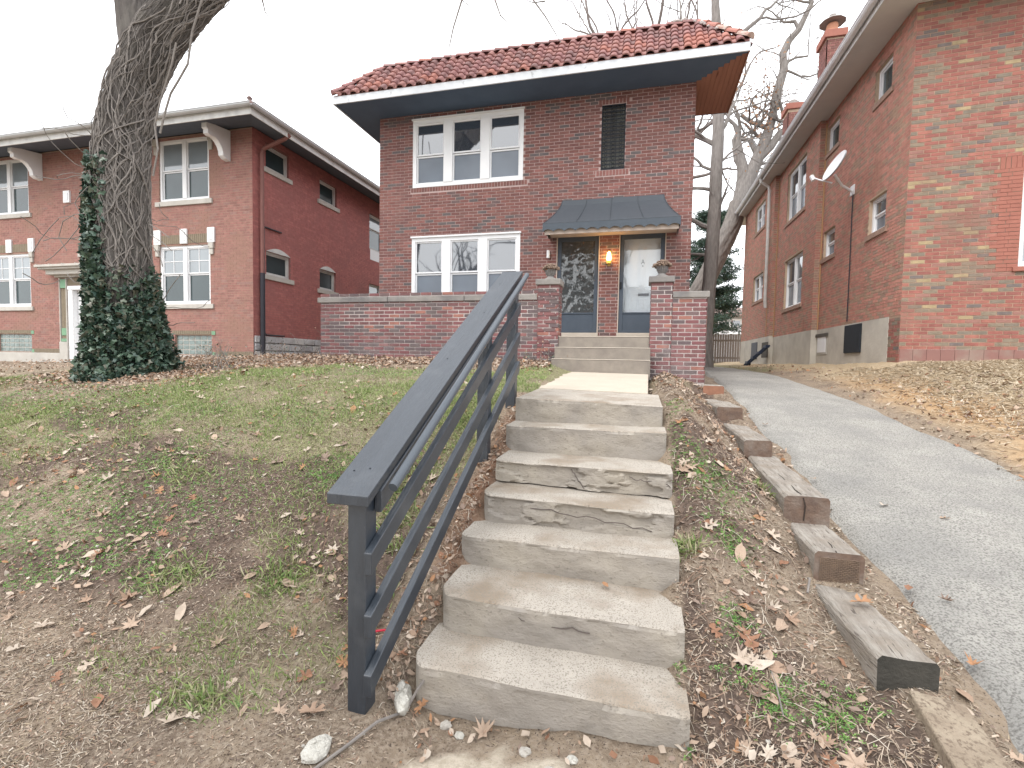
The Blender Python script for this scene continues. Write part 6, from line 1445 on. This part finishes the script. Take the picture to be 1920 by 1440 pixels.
# stones
def stone(x, y, r, lab, seed, mt=PEBB, z=None, sx=1.0, sy=1.0, grp=None):
    rn = random.Random(seed); bm_v = []; n1, n2 = 7, 10; q = MB(); z0 = (tz1(x, y) if z is None else z)
    ang_ = rn.uniform(0, 3.14)
    for i_ in range(n1 + 1):
        ph_ = math.pi * i_ / n1
        for j_ in range(n2):
            th = 2 * math.pi * j_ / n2; k_ = r * (1 + .28 * (float(vn(np.array([math.cos(th) * 2 + seed]), np.array([math.sin(th) * 2 + ph_ * 2]))[0]) - .5) * 2); a = k_ * math.sin(ph_) * math.cos(th) * sx; b = k_ * math.sin(ph_) * math.sin(th) * sy
            bm_v.append((x + a * math.cos(ang_) - b * math.sin(ang_), y + a * math.sin(ang_) + b * math.cos(ang_), z0 + k_ * .55 * math.cos(ph_) + r * .2))
    q.add(bm_v, [(i_ * n2 + j_, i_ * n2 + (j_ + 1) % n2, (i_ + 1) * n2 + (j_ + 1) % n2, (i_ + 1) * n2 + j_) for i_ in range(n1) for j_ in range(n2)])
    o = q.build('stone', mt, None, loc=(x, y, z0)); tag(o, lab, 'stone', grp)
WS = mat('white_lump', (.66, .64, .58), (.5, .48, .43), scale=30, rough=.95, bump=1.0, bscale=60)
stone(-1.03, 2.03, .075, 'large white lump of concrete between the railing foot and the lowest step', 1, WS, sx=.6, sy=1.4)
stone(-1.22, 1.66, .055, 'white lump of concrete at the bottom edge, below the railing post', 2, WS, sx=.8, sy=1.3)
stone(-.80, 2.0, .026, 'pale pebble beside the leaf in front of the lowest step', 3)
stone(-.72, 1.96, .022, 'white pebble left of the centre, at the foot of the lowest step', 4, WS)
stone(-.42, 1.93, .026, 'tan pebble in front of the middle of the lowest step', 5)
stone(-.22, 1.92, .022, 'white pebble in front of the middle of the lowest step', 6, WS)
stone(-.30, 1.84, .03, 'tan flattish stone farthest from the lowest step', 7)
stone(-.84, 3.2, .028, 'white pebble on the left part of the third tread', 8, WS, z=.63)
for k_ in range(60):
    x_ = rn.uniform(-4, .9); y_ = 1.6 * (3.5 / 1.6) ** rn.random()
    if inside_hard(np.array([x_]), np.array([y_]))[0]: continue
    stone(x_, y_, rn.uniform(.005, .013), 'tiny pale pebble on the bare soil of the bank', 100 + k_, grp='tiny pebbles on the soil')
# sticks
def stick(pts, r, lab, mt=VINE):
    q = MB(); q.tube(pts, r, 6); o = q.build('stick', mt, None, loc=pts[0]); tag(o, lab, 'stick')
G = lambda x, y, o=.012: (x, y, tz1(x, y) + o)
stick([G(-1.18, 1.58), G(-1.12, 1.72), G(-1.06, 1.85, .03), G(-.99, 1.98), G(-.95, 2.02, .10), G(-.90, 2.1, .22)], .007, 'long thin grey stick running from the bottom edge up to the lowest step')
stick([G(.30, 1.9), G(.31, 1.75), G(.34, 1.6), G(.36, 1.5)], .012, 'pale stick right of the lowest step')
stick([G(-1.34, 2.25, .02), G(-1.27, 2.27, .03), G(-1.2, 2.3, .02)], .006, 'bright red twig just left of the railing post', mat('red_twig', (.55, .03, .06), rough=.6))
stick([G(.92, 2.95, .02), G(.95, 3.02, .06), G(.96, 3.08, .03)], .006, 'pale curved twig beside the woven-pattern timber')
stick([G(.62, 2.2), G(.62, 2.32), G(.60, 2.42)], .004, 'thin upright-looking dry stem on the right bank')
# scrubby plants by the left building
def shrub(x, y, h, n, lab, seed, green=.3):
    t = thing('shrub', lab, 'shrub', (x, y, tz1(x, y))); rn = random.Random(seed); q = MB(); tips = []
    for k_ in range(n): limb(q, (x + rn.gauss(0, .12), y + rn.gauss(0, .1), tz1(x, y) - .02), (rn.gauss(0, .5), rn.gauss(0, .5), 1), .007, h * rn.uniform(.5, 1), 2, rn, tips, up=.05, wob=.4, minr=.0025)
    q.build('stems', VINE, t)
    P2 = np.array([tuple(p + Vector((rn.gauss(0, .03), rn.gauss(0, .03), rn.gauss(0, .03)))) for p in tips for _ in range(2)])
    scatter('leaves', P2, lt, lf, [IVY[0], IVY[4], BROWNL[1]], RNG.uniform(.02, .05, len(P2)), tilt=.9, parent=t, kind='stuff', mi=RNG.choice(3, len(P2), p=[green, green, 1 - 2 * green]))
shrub(-9.0, 10.3, .45, 12, 'small leafy shrub against the rubble stone foundation', 1, .4)
shrub(-7.9, 10.6, .6, 9, 'twiggy plant at the corner of the terrace wall and stone foundation', 2, .3)
shrub(-8.3, 8.2, .35, 10, 'low dead bush among the leaves before the left building', 3, .05)
shrub(-10.8, 10.4, .45, 12, 'thin bush below the glass block window', 4, .15)
shrub(-12.2, 10.0, .4, 10, 'scrubby bush between the ivy tree and the glass block window', 5, .2)
shrub(-1.62, 8.2, .28, 14, 'small dry bush at the foot of the left porch pier', 6, .12)
shrub(-6.2, 6.1, .3, 9, 'low green weed at the right foot of the ivy tree', 7, .35)
